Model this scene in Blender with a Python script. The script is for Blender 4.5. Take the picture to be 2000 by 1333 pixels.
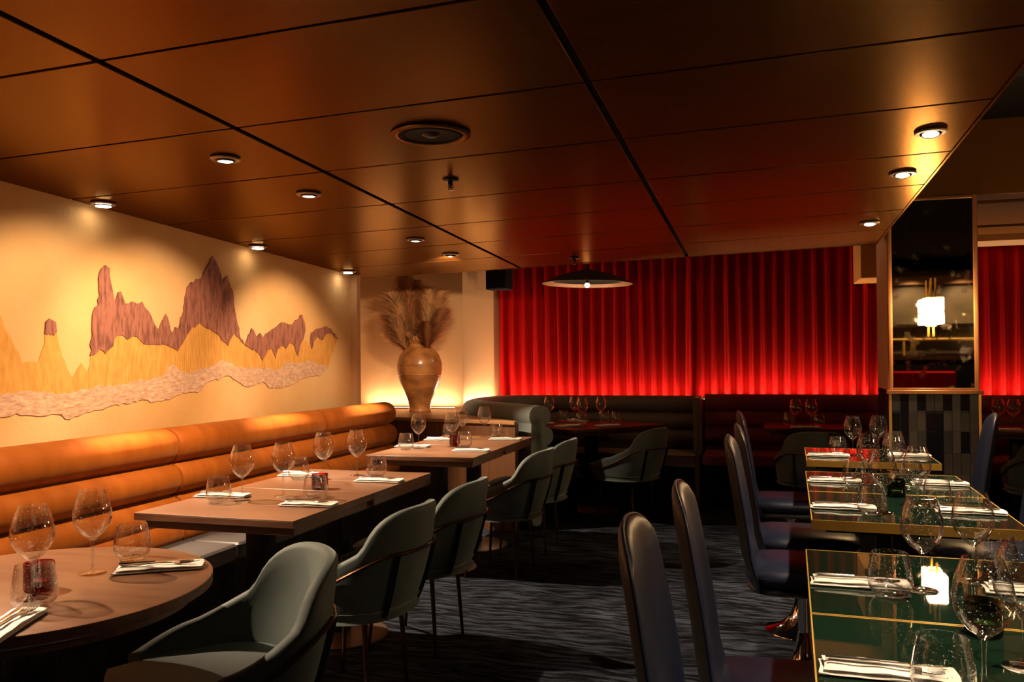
import bpy, bmesh, math, random
from mathutils import Vector, Matrix
random.seed(7)
for o in list(bpy.data.objects): bpy.data.objects.remove(o)
SC = bpy.context.scene
COL = SC.collection
PI = math.pi

# ------------------------------------------------------------------ camera, world, exposure
EYE = 1.33
yaw, pitch, roll = math.radians(16.6), math.radians(0.6), math.radians(-0.5)
fw = Vector((-math.sin(yaw)*math.cos(pitch), math.cos(yaw)*math.cos(pitch), math.sin(pitch)))
rt = Vector((math.cos(yaw), math.sin(yaw), 0))
up = rt.cross(fw)
r2 = rt*math.cos(roll) + up*math.sin(roll)
u2 = r2.cross(fw)
cd = bpy.data.cameras.new('camera'); cam = bpy.data.objects.new('camera', cd); COL.objects.link(cam)
M3 = Matrix((r2, u2, -fw)).transposed()
cam.matrix_world = Matrix.Translation((0, 0, EYE)) @ M3.to_4x4()
cd.sensor_width = 36.0; cd.lens = 36.0*1620/2000; cd.shift_y = 18.5/2000
cd.clip_start = 0.02; cd.clip_end = 60
SC.camera = cam
W = bpy.data.worlds.new('world'); SC.world = W; W.use_nodes = True
W.node_tree.nodes['Background'].inputs[0].default_value = (1.0, 0.6, 0.35, 1)
W.node_tree.nodes['Background'].inputs[1].default_value = 0.004
SC.view_settings.view_transform = 'Standard'; SC.view_settings.look = 'None'
SC.view_settings.gamma = 1.0; SC.view_settings.use_curve_mapping = False
SC.view_settings.exposure = 0.18
WARM = (1.0, 0.73, 0.48)
P_WASH, P_DOWN, P_DOWN_R, P_LED = 440.0, 112.0, 125.0, 8.0

# ------------------------------------------------------------------ helpers
class MB:
    """collects geometry of ONE mesh"""
    def __init__(s): s.v = []; s.f = []; s.m = []; s.mi = 0
    def add(s, vs, fs):
        b = len(s.v); s.v += [tuple(p) for p in vs]
        for f in fs: s.f.append(tuple(b+i for i in f)); s.m.append(s.mi)
        return s
    def box(s, a, b):
        x0, y0, z0 = a; x1, y1, z1 = b
        vs = [(x0,y0,z0),(x1,y0,z0),(x1,y1,z0),(x0,y1,z0),(x0,y0,z1),(x1,y0,z1),(x1,y1,z1),(x0,y1,z1)]
        return s.add(vs, [(0,3,2,1),(4,5,6,7),(0,1,5,4),(1,2,6,5),(2,3,7,6),(3,0,4,7)])
    def prism(s, pts, z0, z1, bev=0.0):
        """vertical prism on a ccw outline, optional top/bottom chamfer"""
        n = len(pts)
        def ins(d):
            out = []
            for i in range(n):
                p = Vector(pts[i]); a = Vector(pts[i-1]); c = Vector(pts[(i+1) % n])
                e1 = (p-a); e2 = (c-p)
                if e1.length < 1e-9 or e2.length < 1e-9: out.append(tuple(p)); continue
                e1.normalize(); e2.normalize()
                n1 = Vector((-e1.y, e1.x)); n2 = Vector((-e2.y, e2.x)); nn = n1+n2
                if nn.length < 1e-6: nn = n1
                nn.normalize(); k = max(0.5, nn.dot(n1)); q = p+nn*(d/k); out.append((q.x, q.y))
            return out
        if bev > 0:
            q = ins(bev); rings = [(q, z0), (pts, z0+bev), (pts, z1-bev), (q, z1)]
        else: rings = [(pts, z0), (pts, z1)]
        vs = [(x, y, z) for r, z in rings for (x, y) in r]; fs = []
        for k in range(len(rings)-1):
            for i in range(n):
                j = (i+1) % n; fs.append((k*n+i, k*n+j, (k+1)*n+j, (k+1)*n+i))
        fs.append(tuple(range(n-1, -1, -1))); fs.append(tuple((len(rings)-1)*n+i for i in range(n)))
        return s.add(vs, fs)
    def rbox(s, a, b, r=0.01, seg=3, bev=None):
        x0, y0, z0 = a; x1, y1, z1 = b
        pts = []
        for cx, cy, a0 in ((x1-r, y1-r, 0), (x0+r, y1-r, PI/2), (x0+r, y0+r, PI), (x1-r, y0+r, 1.5*PI)):
            for k in range(seg+1):
                t = a0 + PI/2*k/seg; pts.append((cx+r*math.cos(t), cy+r*math.sin(t)))
        return s.prism(pts, z0, z1, r*0.5 if bev is None else bev)
    def lathe(s, prof, n=32, c=(0, 0, 0), closed=False):
        cx, cy, cz = c; vs = []; fs = []; m = len(prof)
        for i in range(n):
            t = 2*PI*i/n; ct, st = math.cos(t), math.sin(t)
            for (r, z) in prof: vs.append((cx+r*ct, cy+r*st, cz+z))
        for i in range(n):
            j = (i+1) % n
            for k in range(m if closed else m-1):
                l = (k+1) % m
                a, b, c2, d = i*m+k, j*m+k, j*m+l, i*m+l
                if prof[k][0] < 1e-6 and prof[l][0] < 1e-6: continue
                fs.append((a, b, c2, d))
        return s.add(vs, fs)
    def tube(s, path, r, n=8, flat=None, cap=True):
        """round tube along a path; r number or list; flat=(rx,ry) gives an elliptic section"""
        P = [Vector(p) for p in path]; m = len(P); vs = []; fs = []
        T = []
        for i in range(m):
            a = P[max(0, i-1)]; b = P[min(m-1, i+1)]; T.append((b-a).normalized())
        ref = Vector((0, 0, 1)) if abs(T[0].z) < 0.9 else Vector((1, 0, 0))
        u = (ref - T[0]*ref.dot(T[0])).normalized()
        for i in range(m):
            u = (u - T[i]*u.dot(T[i])).normalized(); w = T[i].cross(u)
            ri = r[i] if isinstance(r, (list, tuple)) else r
            ra, rb = (ri, ri) if flat is None else (flat[0], flat[1])
            for k in range(n):
                t = 2*PI*k/n; p = P[i] + u*(ra*math.cos(t)) + w*(rb*math.sin(t)); vs.append(tuple(p))
        for i in range(m-1):
            for k in range(n):
                l = (k+1) % n; fs.append((i*n+k, i*n+l, (i+1)*n+l, (i+1)*n+k))
        if cap: fs.append(tuple(range(n-1, -1, -1))); fs.append(tuple((m-1)*n+k for k in range(n)))
        return s.add(vs, fs)
    def grid(s, rows, closed_u=False, closed_v=False):
        """rows: list of rows of points"""
        R = len(rows); Cn = len(rows[0]); vs = [p for r in rows for p in r]; fs = []
        for i in range(R if closed_v else R-1):
            for k in range(Cn if closed_u else Cn-1):
                i2, k2 = (i+1) % R, (k+1) % Cn
                fs.append((i*Cn+k, i*Cn+k2, i2*Cn+k2, i2*Cn+k))
        return s.add(vs, fs)
    def mesh(s, name, mats, ang=35):
        me = bpy.data.meshes.new(name); me.from_pydata(s.v, [], s.f)
        bm = bmesh.new(); bm.from_mesh(me); bmesh.ops.remove_doubles(bm, verts=bm.verts, dist=1e-6)
        bmesh.ops.recalc_face_normals(bm, faces=bm.faces); bm.to_mesh(me); bm.free()
        for m in (mats if isinstance(mats, (list, tuple)) else [mats]): me.materials.append(m)
        me.shade_smooth()
        me.set_sharp_from_angle(angle=math.radians(ang))
        return me

def put(name, mesh, parent=None, loc=(0, 0, 0), rot=(0, 0, 0)):
    o = bpy.data.objects.new(name, mesh); COL.objects.link(o)
    o.location = loc; o.rotation_euler = rot
    if parent is not None: o.parent = parent
    return o
def part(name, mb, mat, parent, loc=(0, 0, 0), rot=(0, 0, 0), ang=35, label=None):
    o = put(name, mb.mesh(name, mat, ang), parent, loc, rot)
    if label: o['label'] = label
    return o
def thing(name, label, cat, loc=(0, 0, 0), rz=0.0, group=None, rot=None):
    o = bpy.data.objects.new(name, None); COL.objects.link(o); o.empty_display_size = 0.05
    o.location = loc; o.rotation_euler = rot if rot else (0, 0, rz)
    o['label'] = label; o['category'] = cat
    if group: o['group'] = group
    return o
def tag(o, label, cat, group=None, kind=None):
    o['label'] = label; o['category'] = cat
    if group: o['group'] = group
    if kind: o['kind'] = kind
    return o
def struct(name, mb, mat, ang=35, label=None):
    o = put(name, mb.mesh(name, mat, ang)); o['kind'] = 'structure'
    if label: o['label'] = label
    return o
def clone(root, label, loc, rz=0.0, group=None, rot=None):
    c = root.copy(); COL.objects.link(c); c.location = loc; c.rotation_euler = rot if rot else (0, 0, rz)
    c['label'] = label
    if group: c['group'] = group
    for ch in root.children:
        d = ch.copy(); COL.objects.link(d); d.parent = c
        for g in ch.children:
            e = g.copy(); COL.objects.link(e); e.parent = d
    return c

# ------------------------------------------------------------------ materials
def newmat(name):
    m = bpy.data.materials.new(name); m.use_nodes = True
    nt = m.node_tree; return m, nt, nt.nodes, nt.links, nt.nodes['Principled BSDF']
def mat(name, col, rough=0.5, metal=0.0, spec=0.5, var=0.0, scale=(8, 8, 8), col2=None, bump=0.0, bscale=None,
        sheen=0.0, coat=0.0, detail=4.0, contrast=(0.3, 0.7), emit=None, estr=0.0, sheen_tint=(1, 1, 1)):
    m, nt, N, L, b = newmat(name)
    b.inputs['Base Color'].default_value = (*col, 1); b.inputs['Roughness'].default_value = rough
    b.inputs['Metallic'].default_value = metal; b.inputs['Specular IOR Level'].default_value = spec
    if sheen: b.inputs['Sheen Weight'].default_value = sheen; b.inputs['Sheen Roughness'].default_value = 0.4; b.inputs['Sheen Tint'].default_value = (*sheen_tint, 1)
    if coat: b.inputs['Coat Weight'].default_value = coat; b.inputs['Coat Roughness'].default_value = 0.08
    if emit: b.inputs['Emission Color'].default_value = (*emit, 1); b.inputs['Emission Strength'].default_value = estr
    if var or col2 or bump:
        tc = N.new('ShaderNodeTexCoord'); mp = N.new('ShaderNodeMapping'); L.new(tc.outputs['Object'], mp.inputs[0])
        mp.inputs['Scale'].default_value = scale
        nz = N.new('ShaderNodeTexNoise'); nz.inputs['Scale'].default_value = 1.0; nz.inputs['Detail'].default_value = detail
        L.new(mp.outputs[0], nz.inputs['Vector'])
        if var or col2:
            c2 = col2 if col2 else tuple(max(0, c*(1-var)) for c in col)
            cr = N.new('ShaderNodeValToRGB'); cr.color_ramp.elements[0].position = contrast[0]; cr.color_ramp.elements[1].position = contrast[1]
            cr.color_ramp.elements[0].color = (*c2, 1); cr.color_ramp.elements[1].color = (*col, 1)
            L.new(nz.outputs['Fac'], cr.inputs[0]); L.new(cr.outputs[0], b.inputs['Base Color'])
        if bump:
            nb = nz
            if bscale:
                mp2 = N.new('ShaderNodeMapping'); mp2.inputs['Scale'].default_value = bscale; L.new(tc.outputs['Object'], mp2.inputs[0])
                nb = N.new('ShaderNodeTexNoise'); nb.inputs['Scale'].default_value = 1.0; nb.inputs['Detail'].default_value = 6.0
                L.new(mp2.outputs[0], nb.inputs['Vector'])
            bp = N.new('ShaderNodeBump'); bp.inputs['Strength'].default_value = bump; bp.inputs['Distance'].default_value = 0.01
            L.new(nb.outputs['Fac'], bp.inputs['Height']); L.new(bp.outputs[0], b.inputs['Normal'])
    return m
def satin(m, gloss, rough, base=0.02, gain=0.22, power=3.0):
    """replace the sharp white Fresnel of a principled material by a weak tinted sheen"""
    nt = m.node_tree; N = nt.nodes; L = nt.links; b = N['Principled BSDF']; b.inputs['Specular IOR Level'].default_value = 0.0
    out = N['Material Output']; gl = N.new('ShaderNodeBsdfGlossy'); gl.inputs['Color'].default_value = (*gloss, 1); gl.inputs['Roughness'].default_value = rough
    lw = N.new('ShaderNodeLayerWeight'); lw.inputs[0].default_value = 0.5
    pw = N.new('ShaderNodeMath'); pw.operation = 'POWER'; pw.inputs[1].default_value = power; L.new(lw.outputs['Facing'], pw.inputs[0])
    ma = N.new('ShaderNodeMath'); ma.operation = 'MULTIPLY_ADD'; ma.inputs[1].default_value = gain; ma.inputs[2].default_value = base; L.new(pw.outputs[0], ma.inputs[0])
    mx = N.new('ShaderNodeMixShader'); L.new(ma.outputs[0], mx.inputs[0]); L.new(b.outputs[0], mx.inputs[1]); L.new(gl.outputs[0], mx.inputs[2]); L.new(mx.outputs[0], out.inputs['Surface'])
    return m
def emis(name, col, s):
    m = bpy.data.materials.new(name); m.use_nodes = True; nt = m.node_tree; nt.nodes.clear()
    e = nt.nodes.new('ShaderNodeEmission'); e.inputs[0].default_value = (*col, 1); e.inputs[1].default_value = s
    o = nt.nodes.new('ShaderNodeOutputMaterial'); nt.links.new(e.outputs[0], o.inputs[0]); return m
def thin_glass(name, tint=(1, 1, 1), boost=1.0, ior=1.5, rough=0.0, edge=0.85, spots=False):
    """thin-walled clear glass: see-through with Fresnel reflections"""
    m = bpy.data.materials.new(name); m.use_nodes = True; nt = m.node_tree; nt.nodes.clear(); N = nt.nodes; L = nt.links
    tr = N.new('ShaderNodeBsdfTransparent'); tr.inputs[0].default_value = (*tint, 1)
    gl = N.new('ShaderNodeBsdfGlossy'); gl.inputs['Roughness'].default_value = rough
    lw = N.new('ShaderNodeLayerWeight'); lw.inputs[0].default_value = 0.5
    pw = N.new('ShaderNodeMath'); pw.operation = 'POWER'; pw.inputs[1].default_value = 4.5
    L.new(lw.outputs['Facing'], pw.inputs[0])
    fr = N.new('ShaderNodeMath'); fr.operation = 'MULTIPLY_ADD'; fr.inputs[1].default_value = 0.75; fr.inputs[2].default_value = 0.045; L.new(pw.outputs[0], fr.inputs[0])
    mu = N.new('ShaderNodeMath'); mu.operation = 'MULTIPLY'; mu.inputs[1].default_value = boost; mu.use_clamp = True
    mx = N.new('ShaderNodeMixShader'); o = N.new('ShaderNodeOutputMaterial')
    L.new(fr.outputs[0], mu.inputs[0]); L.new(mu.outputs[0], mx.inputs[0]); L.new(tr.outputs[0], mx.inputs[1]); L.new(gl.outputs[0], mx.inputs[2])
    # towards the silhouette the wall is seen edge-on and refracts
    gs = N.new('ShaderNodeBsdfGlass'); gs.inputs['Color'].default_value = (*tint, 1); gs.inputs['IOR'].default_value = 1.45; gs.inputs['Roughness'].default_value = 0.0
    p2 = N.new('ShaderNodeMath'); p2.operation = 'POWER'; p2.inputs[1].default_value = 2.7; L.new(lw.outputs['Facing'], p2.inputs[0])
    m2 = N.new('ShaderNodeMath'); m2.operation = 'MULTIPLY_ADD'; m2.inputs[1].default_value = edge; m2.inputs[2].default_value = 0.0; m2.use_clamp = True; L.new(p2.outputs[0], m2.inputs[0])
    mx2 = N.new('ShaderNodeMixShader'); L.new(m2.outputs[0], mx2.inputs[0]); L.new(mx.outputs[0], mx2.inputs[1]); L.new(gs.outputs[0], mx2.inputs[2])
    if spots:   # dried water drops, as white dots painted in for missing sparkle
        tc = N.new('ShaderNodeTexCoord'); vo = N.new('ShaderNodeTexVoronoi'); vo.inputs['Scale'].default_value = 120.0; L.new(tc.outputs['Object'], vo.inputs['Vector'])
        lt = N.new('ShaderNodeMath'); lt.operation = 'LESS_THAN'; lt.inputs[1].default_value = 0.13; L.new(vo.outputs['Distance'], lt.inputs[0])
        df = N.new('ShaderNodeBsdfDiffuse'); df.inputs[0].default_value = (0.9, 0.88, 0.84, 1)
        sc_ = N.new('ShaderNodeMath'); sc_.operation = 'MULTIPLY'; sc_.inputs[1].default_value = 0.55; L.new(lt.outputs[0], sc_.inputs[0])
        mx3 = N.new('ShaderNodeMixShader'); L.new(sc_.outputs[0], mx3.inputs[0]); L.new(mx2.outputs[0], mx3.inputs[1]); L.new(df.outputs[0], mx3.inputs[2]); L.new(mx3.outputs[0], o.inputs[0])
    else: L.new(mx2.outputs[0], o.inputs[0])
    return m
def solid_glass(name, col=(1, 1, 1), rough=0.0):
    m, nt, N, L, b = newmat(name)
    b.inputs['Base Color'].default_value = (*col, 1); b.inputs['Roughness'].default_value = rough
    b.inputs['Transmission Weight'].default_value = 1.0; b.inputs['IOR'].default_value = 1.48
    return m

m_plaster = mat('golden_plaster', (0.70, 0.43, 0.185), 0.75, spec=0.1, var=0.25, scale=(1.8, 1.8, 1.8), col2=(0.61, 0.315, 0.10), bump=0.3, bscale=(60, 60, 60))
m_redrock = mat('carved_red_plaster', (0.34, 0.115, 0.065), 0.8, scale=(40, 60, 14), col2=(0.15, 0.045, 0.024), bump=1.0, bscale=(60, 110, 18), contrast=(0.33, 0.56))
m_goldrock = mat('carved_gold_plaster', (0.70, 0.335, 0.062), 0.8, scale=(40, 50, 12), col2=(0.56, 0.235, 0.035), bump=1.0, bscale=(60, 90, 18))
m_greyrock = mat('scratched_mauve_plaster', (0.66, 0.40, 0.23), 0.85, scale=(50, 30, 50), col2=(0.46, 0.25, 0.145), bump=0.8, bscale=(70, 30, 70))
m_wallcream = mat('cream_plaster', (0.62, 0.36, 0.16), 0.7, var=0.08, scale=(2, 2, 2), bump=0.1, bscale=(80, 80, 80))
m_orangelit = mat('orange_lit_plaster', (0.62, 0.27, 0.07), 0.7, spec=0.1, var=0.1, scale=(3, 3, 3))  # orange light on the soffit box put into its base colour
m_dark = mat('matt_black', (0.006, 0.005, 0.004), 0.8, spec=0.15)
m_black_metal = mat('black_metal', (0.01, 0.01, 0.01), 0.4, metal=0.6)
m_ceil = satin(mat('ceiling_veneer', (0.068, 0.024, 0.004), 0.5, spec=0.0, scale=(2.0, 18, 3), col2=(0.045, 0.015, 0.0025), detail=6), (0.95, 0.52, 0.20), 0.25, 0.12, 0.12, 3.0)
m_ceilback = mat('ceiling_void', (0.004, 0.003, 0.002), 0.9)
m_orange = mat('orange_velvet', (0.39, 0.100, 0.008), 0.6, spec=0.15, scale=(6, 14, 6), col2=(0.27, 0.058, 0.003), bump=0.06, bscale=(20, 12, 20), sheen=0.3, sheen_tint=(1, .5, .2), contrast=(0.25, 0.75))
m_seam = mat('dark_seam', (0.10, 0.03, 0.006), 0.8)
m_seatgrey = mat('grey_seat_leather', (0.060, 0.054, 0.052), 0.45, var=0.12, scale=(5, 5, 5), bump=0.03, bscale=(90, 90, 90))
m_wood = mat('walnut_top', (0.205, 0.096, 0.049), 0.34, scale=(3, 22, 20), col2=(0.145, 0.063, 0.031), bump=0.02, bscale=(8, 80, 60), detail=6)
m_wood_edge_shade = mat('walnut_edge_shade', (0.14, 0.06, 0.03), 0.45, scale=(6, 40, 40), col2=(0.08, 0.032, 0.015), detail=6)  # darker walnut: shade on the table edges put into the colour
m_boxwood = mat('dark_oak_veneer', (0.155, 0.062, 0.022), 0.5, scale=(45, 45, 2), col2=(0.095, 0.034, 0.012), detail=6)
m_boxtop = mat('oak_shelf', (0.42, 0.21, 0.08), 0.5, scale=(4, 30, 10), col2=(0.34, 0.16, 0.06))
m_teal = mat('teal_velvet', (0.066, 0.086, 0.079), 0.7, scale=(7, 7, 5), col2=(0.040, 0.055, 0.052), bump=0.04, bscale=(9, 9, 6), sheen=0.55, sheen_tint=(0.7, 0.85, 0.8))
m_bronze = mat('bronze_tube', (0.10, 0.045, 0.025), 0.3, metal=0.9)
m_navy = mat('navy_leather', (0.012, 0.017, 0.040), 0.38, spec=0.22, var=0.3, scale=(6, 6, 6), bump=0.05, bscale=(120, 120, 120))
m_navyback = mat('black_leather_shell', (0.008, 0.009, 0.010), 0.5, bump=0.05, bscale=(120, 120, 120))
m_chrome = mat('chrome', (0.72, 0.70, 0.68), 0.08, metal=1.0)
m_green = mat('green_glass_top', (0.0055, 0.017, 0.010), 0.015, spec=0.9, var=0.2, scale=(3, 3, 3))
m_brass = mat('brass', (0.62, 0.38, 0.07), 0.38, metal=0.35, var=0.15, scale=(9, 9, 9))
m_brass_sat = mat('satin_brass', (0.62, 0.36, 0.09), 0.42, metal=0.85, spec=0.5)
m_copper = mat('copper_wood_frame', (0.42, 0.17, 0.055), 0.38, metal=0.35, var=0.2, scale=(20, 20, 3))
m_curtain = mat('red_velvet', (0.46, 0.0045, 0.0035), 0.8, spec=0.08, scale=(20, 20, 2), col2=(0.36, 0.003, 0.0025), sheen=0.12, sheen_tint=(1, 0.06, 0.03))
m_booth = mat('brown_booth_velvet', (0.085, 0.055, 0.038), 0.7, var=0.2, scale=(6, 6, 6), sheen=0.25, sheen_tint=(1, .7, .5))
m_boothteal = mat('grey_teal_velvet', (0.20, 0.235, 0.22), 0.7, var=0.15, scale=(8, 8, 8), sheen=0.4, sheen_tint=(.8, .9, .85))
m_redbench = mat('dark_red_velvet', (0.17, 0.013, 0.011), 0.65, var=0.2, scale=(6, 6, 6), sheen=0.3, sheen_tint=(1, .2, .15))
m_darkwood = mat('dark_polished_table', (0.055, 0.02, 0.012), 0.42, spec=0.2, var=0.2, scale=(4, 20, 10))
m_napkin = mat('white_linen', (0.78, 0.74, 0.68), 0.85, var=0.05, scale=(30, 30, 30), bump=0.15, bscale=(500, 500, 500))
m_steel = mat('cutlery_steel', (0.62, 0.60, 0.57), 0.16, metal=1.0)
m_candle = mat('candle_wax', (0.75, 0.70, 0.55), 0.5)
m_redglass = thin_glass('red_votive_glass', (0.56, 0.018, 0.012), 1.2)
m_greenglass = thin_glass('dark_green_votive_glass', (0.16, 0.22, 0.09), 1.2)
m_glass = thin_glass('clear_glass', (0.98, 0.98, 0.975), 1.5, edge=1.0, spots=True)
m_glassthick = thin_glass('thick_clear_glass', (0.96, 0.96, 0.95), 2.4, edge=0.7)
m_tileA = mat('tile_charcoal', (0.045, 0.038, 0.032), 0.25, var=0.25, scale=(4, 4, 4))
m_tileB = mat('tile_grey_brown', (0.060, 0.047, 0.038), 0.28, var=0.2, scale=(4, 4, 4))
m_tileC = mat('tile_black', (0.006, 0.006, 0.007), 0.12)
m_grout = mat('grey_grout', (0.075, 0.065, 0.055), 0.9)
m_spkbox = mat('speaker_black', (0.004, 0.004, 0.004), 0.7, spec=0.15)
m_trim = mat('lamp_trim_metal', (0.30, 0.22, 0.16), 0.35, metal=0.8)
m_lampglow = emis('downlight_glow', (1.0, 0.80, 0.55), 14.0)
m_washglow = emis('wall_washer_glow', (1.0, 0.90, 0.72), 25.0)
m_bulb = emis('bulb_glow', (1.0, 0.75, 0.5), 6.0)
m_led = emis('led_tape_glow', (1.0, 0.72, 0.40), 6.0)
m_lantern = emis('lantern_glass_glow', (1.0, 0.66, 0.32), 120.0)
m_rattan = mat('bronze_shade', (0.34, 0.15, 0.05), 0.42, metal=0.5, var=0.35, scale=(12, 12, 12))
m_terracotta = mat('glazed_terracotta', (0.60, 0.24, 0.065), 0.3, scale=(7, 7, 9), col2=(0.26, 0.10, 0.03), bump=0.15, bscale=(20, 20, 30), coat=0.3, contrast=(0.35, 0.62))
m_plume = mat('pampas_plume', (0.88, 0.46, 0.18), 0.85, spec=0.1, var=0.5, scale=(12, 12, 12))
m_plume2 = mat('pampas_plume_dark', (0.62, 0.25, 0.09), 0.85, spec=0.1, var=0.4, scale=(12, 12, 12))
m_upper = mat('ochre_fascia', (0.19, 0.072, 0.010), 0.7, spec=0.05, var=0.12, scale=(2, 2, 2))
m_olive = mat('olive_kitchen_wall', (0.12, 0.085, 0.035), 0.6, var=0.5, scale=(3, 3, 3))

# carpet
m_carpet, nt, N, L, b = newmat('wavy_carpet')
tc = N.new('ShaderNodeTexCoord'); mp = N.new('ShaderNodeMapping'); mp.inputs['Scale'].default_value = (4.5, 34, 1); mp.inputs['Rotation'].default_value = (0, 0, math.radians(-9))
nz0 = N.new('ShaderNodeTexNoise'); nz0.inputs['Scale'].default_value = 3.0; nz0.inputs['Detail'].default_value = 2
vm = N.new('ShaderNodeVectorMath'); vm.operation = 'MULTIPLY_ADD'; vm.inputs[1].default_value = (0.10, 0.16, 0.0)
L.new(tc.outputs['Object'], nz0.inputs['Vector']); L.new(nz0.outputs['Color'], vm.inputs[0]); L.new(tc.outputs['Object'], vm.inputs[2]); L.new(vm.outputs[0], mp.inputs[0])
nz = N.new('ShaderNodeTexNoise'); nz.inputs['Scale'].default_value = 1.0; nz.inputs['Detail'].default_value = 5; nz.inputs['Roughness'].default_value = 0.65; L.new(mp.outputs[0], nz.inputs['Vector'])
cr = N.new('ShaderNodeValToRGB'); e = cr.color_ramp.elements
e[0].position = 0.45; e[0].color = (0.005, 0.005, 0.007, 1); e[1].position = 0.585; e[1].color = (0.066, 0.082, 0.122, 1)
L.new(nz.outputs['Fac'], cr.inputs[0])
nf = N.new('ShaderNodeTexNoise'); nf.inputs['Scale'].default_value = 260; nf.inputs['Detail'].default_value = 2; L.new(tc.outputs['Object'], nf.inputs['Vector'])
mx = N.new('ShaderNodeMixRGB'); mx.blend_type = 'MULTIPLY'; mx.inputs[0].default_value = 0.75
cr2 = N.new('ShaderNodeValToRGB'); cr2.color_ramp.elements[0].position = 0.35; cr2.color_ramp.elements[1].position = 0.6
cr2.color_ramp.elements[0].color = (0.25, 0.25, 0.25, 1)
L.new(nf.outputs['Fac'], cr2.inputs[0]); L.new(cr.outputs[0], mx.inputs[1]); L.new(cr2.outputs[0], mx.inputs[2]); L.new(mx.outputs[0], b.inputs['Base Color'])
b.inputs['Roughness'].default_value = 0.95; b.inputs['Specular IOR Level'].default_value = 0.1
bp = N.new('ShaderNodeBump'); bp.inputs['Strength'].default_value = 0.6; bp.inputs['Distance'].default_value = 0.01; L.new(nf.outputs['Fac'], bp.inputs['Height']); L.new(bp.outputs[0], b.inputs['Normal'])
# antique mirror
m_mirror, nt, N, L, b = newmat('antique_mirror')
b.inputs['Metallic'].default_value = 1.0; b.inputs['Base Color'].default_value = (0.55, 0.47, 0.36, 1)
tc = N.new('ShaderNodeTexCoord'); nz = N.new('ShaderNodeTexNoise'); nz.inputs['Scale'].default_value = 14; nz.inputs['Detail'].default_value = 6; L.new(tc.outputs['Object'], nz.inputs['Vector'])
mr = N.new('ShaderNodeMapRange'); mr.inputs[1].default_value = 0.55; mr.inputs[2].default_value = 0.8; mr.inputs[3].default_value = 0.02; mr.inputs[4].default_value = 0.22
L.new(nz.outputs['Fac'], mr.inputs[0]); L.new(mr.outputs[0], b.inputs['Roughness'])

# ------------------------------------------------------------------ room shell
WX = -2.97
def ceil_z(x, y): return 2.24 - 0.033*y + 0.025*x
floor = struct('floor', MB().box((-4.6, -4.0, -0.12), (4.2, 9.0, 0.0)), m_carpet)
wl = struct('wall_left', MB().box((WX-0.18, -3.9, 0), (WX, 5.68, 2.45)), m_plaster)
# mural in relief, outlines in wall coordinates (along the wall, height)
RED1 = [(3.119,1.364),(3.126,1.488),(3.133,1.548),(3.152,1.589),(3.168,1.6),(3.173,1.671),(3.17,1.722),(3.186,1.774),(3.216,1.795),(3.238,1.779),(3.247,1.718),(3.26,1.678),(3.274,1.617),(3.284,1.592),(3.282,1.638),(3.295,1.671),(3.309,1.674),(3.33,1.636),(3.34,1.621),(3.366,1.618),(3.388,1.63),(3.425,1.623),(3.458,1.634),(3.473,1.608),(3.509,1.583),(3.524,1.556),(3.547,1.519),(3.576,1.497),(3.592,1.526),(3.608,1.554),(3.628,1.581),(3.652,1.539),(3.66,1.5),(3.685,1.478),(3.702,1.516),(3.728,1.508),(3.742,1.566),(3.771,1.602),(3.781,1.649),(3.799,1.732),(3.834,1.764),(3.926,1.802),(3.964,1.859),(4.018,1.93),(4.06,1.888),(4.099,1.818),(4.115,1.782),(4.129,1.82),(4.152,1.829),(4.176,1.787),(4.211,1.727),(4.22,1.651),(4.251,1.551),(4.278,1.475),(4.314,1.43),(4.282,1.449),(4.219,1.499),(4.188,1.473),(4.157,1.422),(4.116,1.446),(4.038,1.494),(3.971,1.516),(3.905,1.544),(3.842,1.518),(3.815,1.493),(3.776,1.457),(3.744,1.416),(3.718,1.387),(3.676,1.404),(3.643,1.415),(3.611,1.426),(3.578,1.42),(3.539,1.419),(3.5,1.419),(3.469,1.424),(3.439,1.445),(3.395,1.46),(3.351,1.443),(3.308,1.463),(3.28,1.457),(3.259,1.41),(3.232,1.389),(3.211,1.374),(3.198,1.384),(3.178,1.394),(3.145,1.369)]
RED2 = [(4.325,1.43),(4.347,1.463),(4.392,1.532),(4.426,1.498),(4.448,1.478),(4.483,1.506),(4.518,1.473),(4.542,1.501),(4.602,1.523),(4.651,1.545),(4.726,1.585),(4.803,1.571),(4.855,1.566),(4.895,1.604),(4.977,1.644),(5.004,1.594),(5.018,1.535),(4.989,1.476),(4.947,1.432),(4.919,1.359),(4.893,1.388),(4.854,1.445),(4.814,1.451),(4.775,1.409),(4.724,1.429),(4.674,1.401),(4.649,1.346),(4.613,1.407),(4.564,1.4),(4.505,1.332),(4.47,1.379),(4.425,1.399),(4.369,1.411)]
RED3 = [(5.079,1.448),(5.097,1.523),(5.146,1.547),(5.221,1.56),(5.312,1.578),(5.39,1.547),(5.485,1.489),(5.437,1.493),(5.373,1.523),(5.296,1.521),(5.234,1.474),(5.175,1.503),(5.131,1.464),(5.101,1.412)]
RED4 = [(2.864,1.461),(2.869,1.508),(2.889,1.526),(2.921,1.51),(2.926,1.467),(2.912,1.451),(2.904,1.458),(2.895,1.452),(2.884,1.46),(2.875,1.452)]
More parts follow.
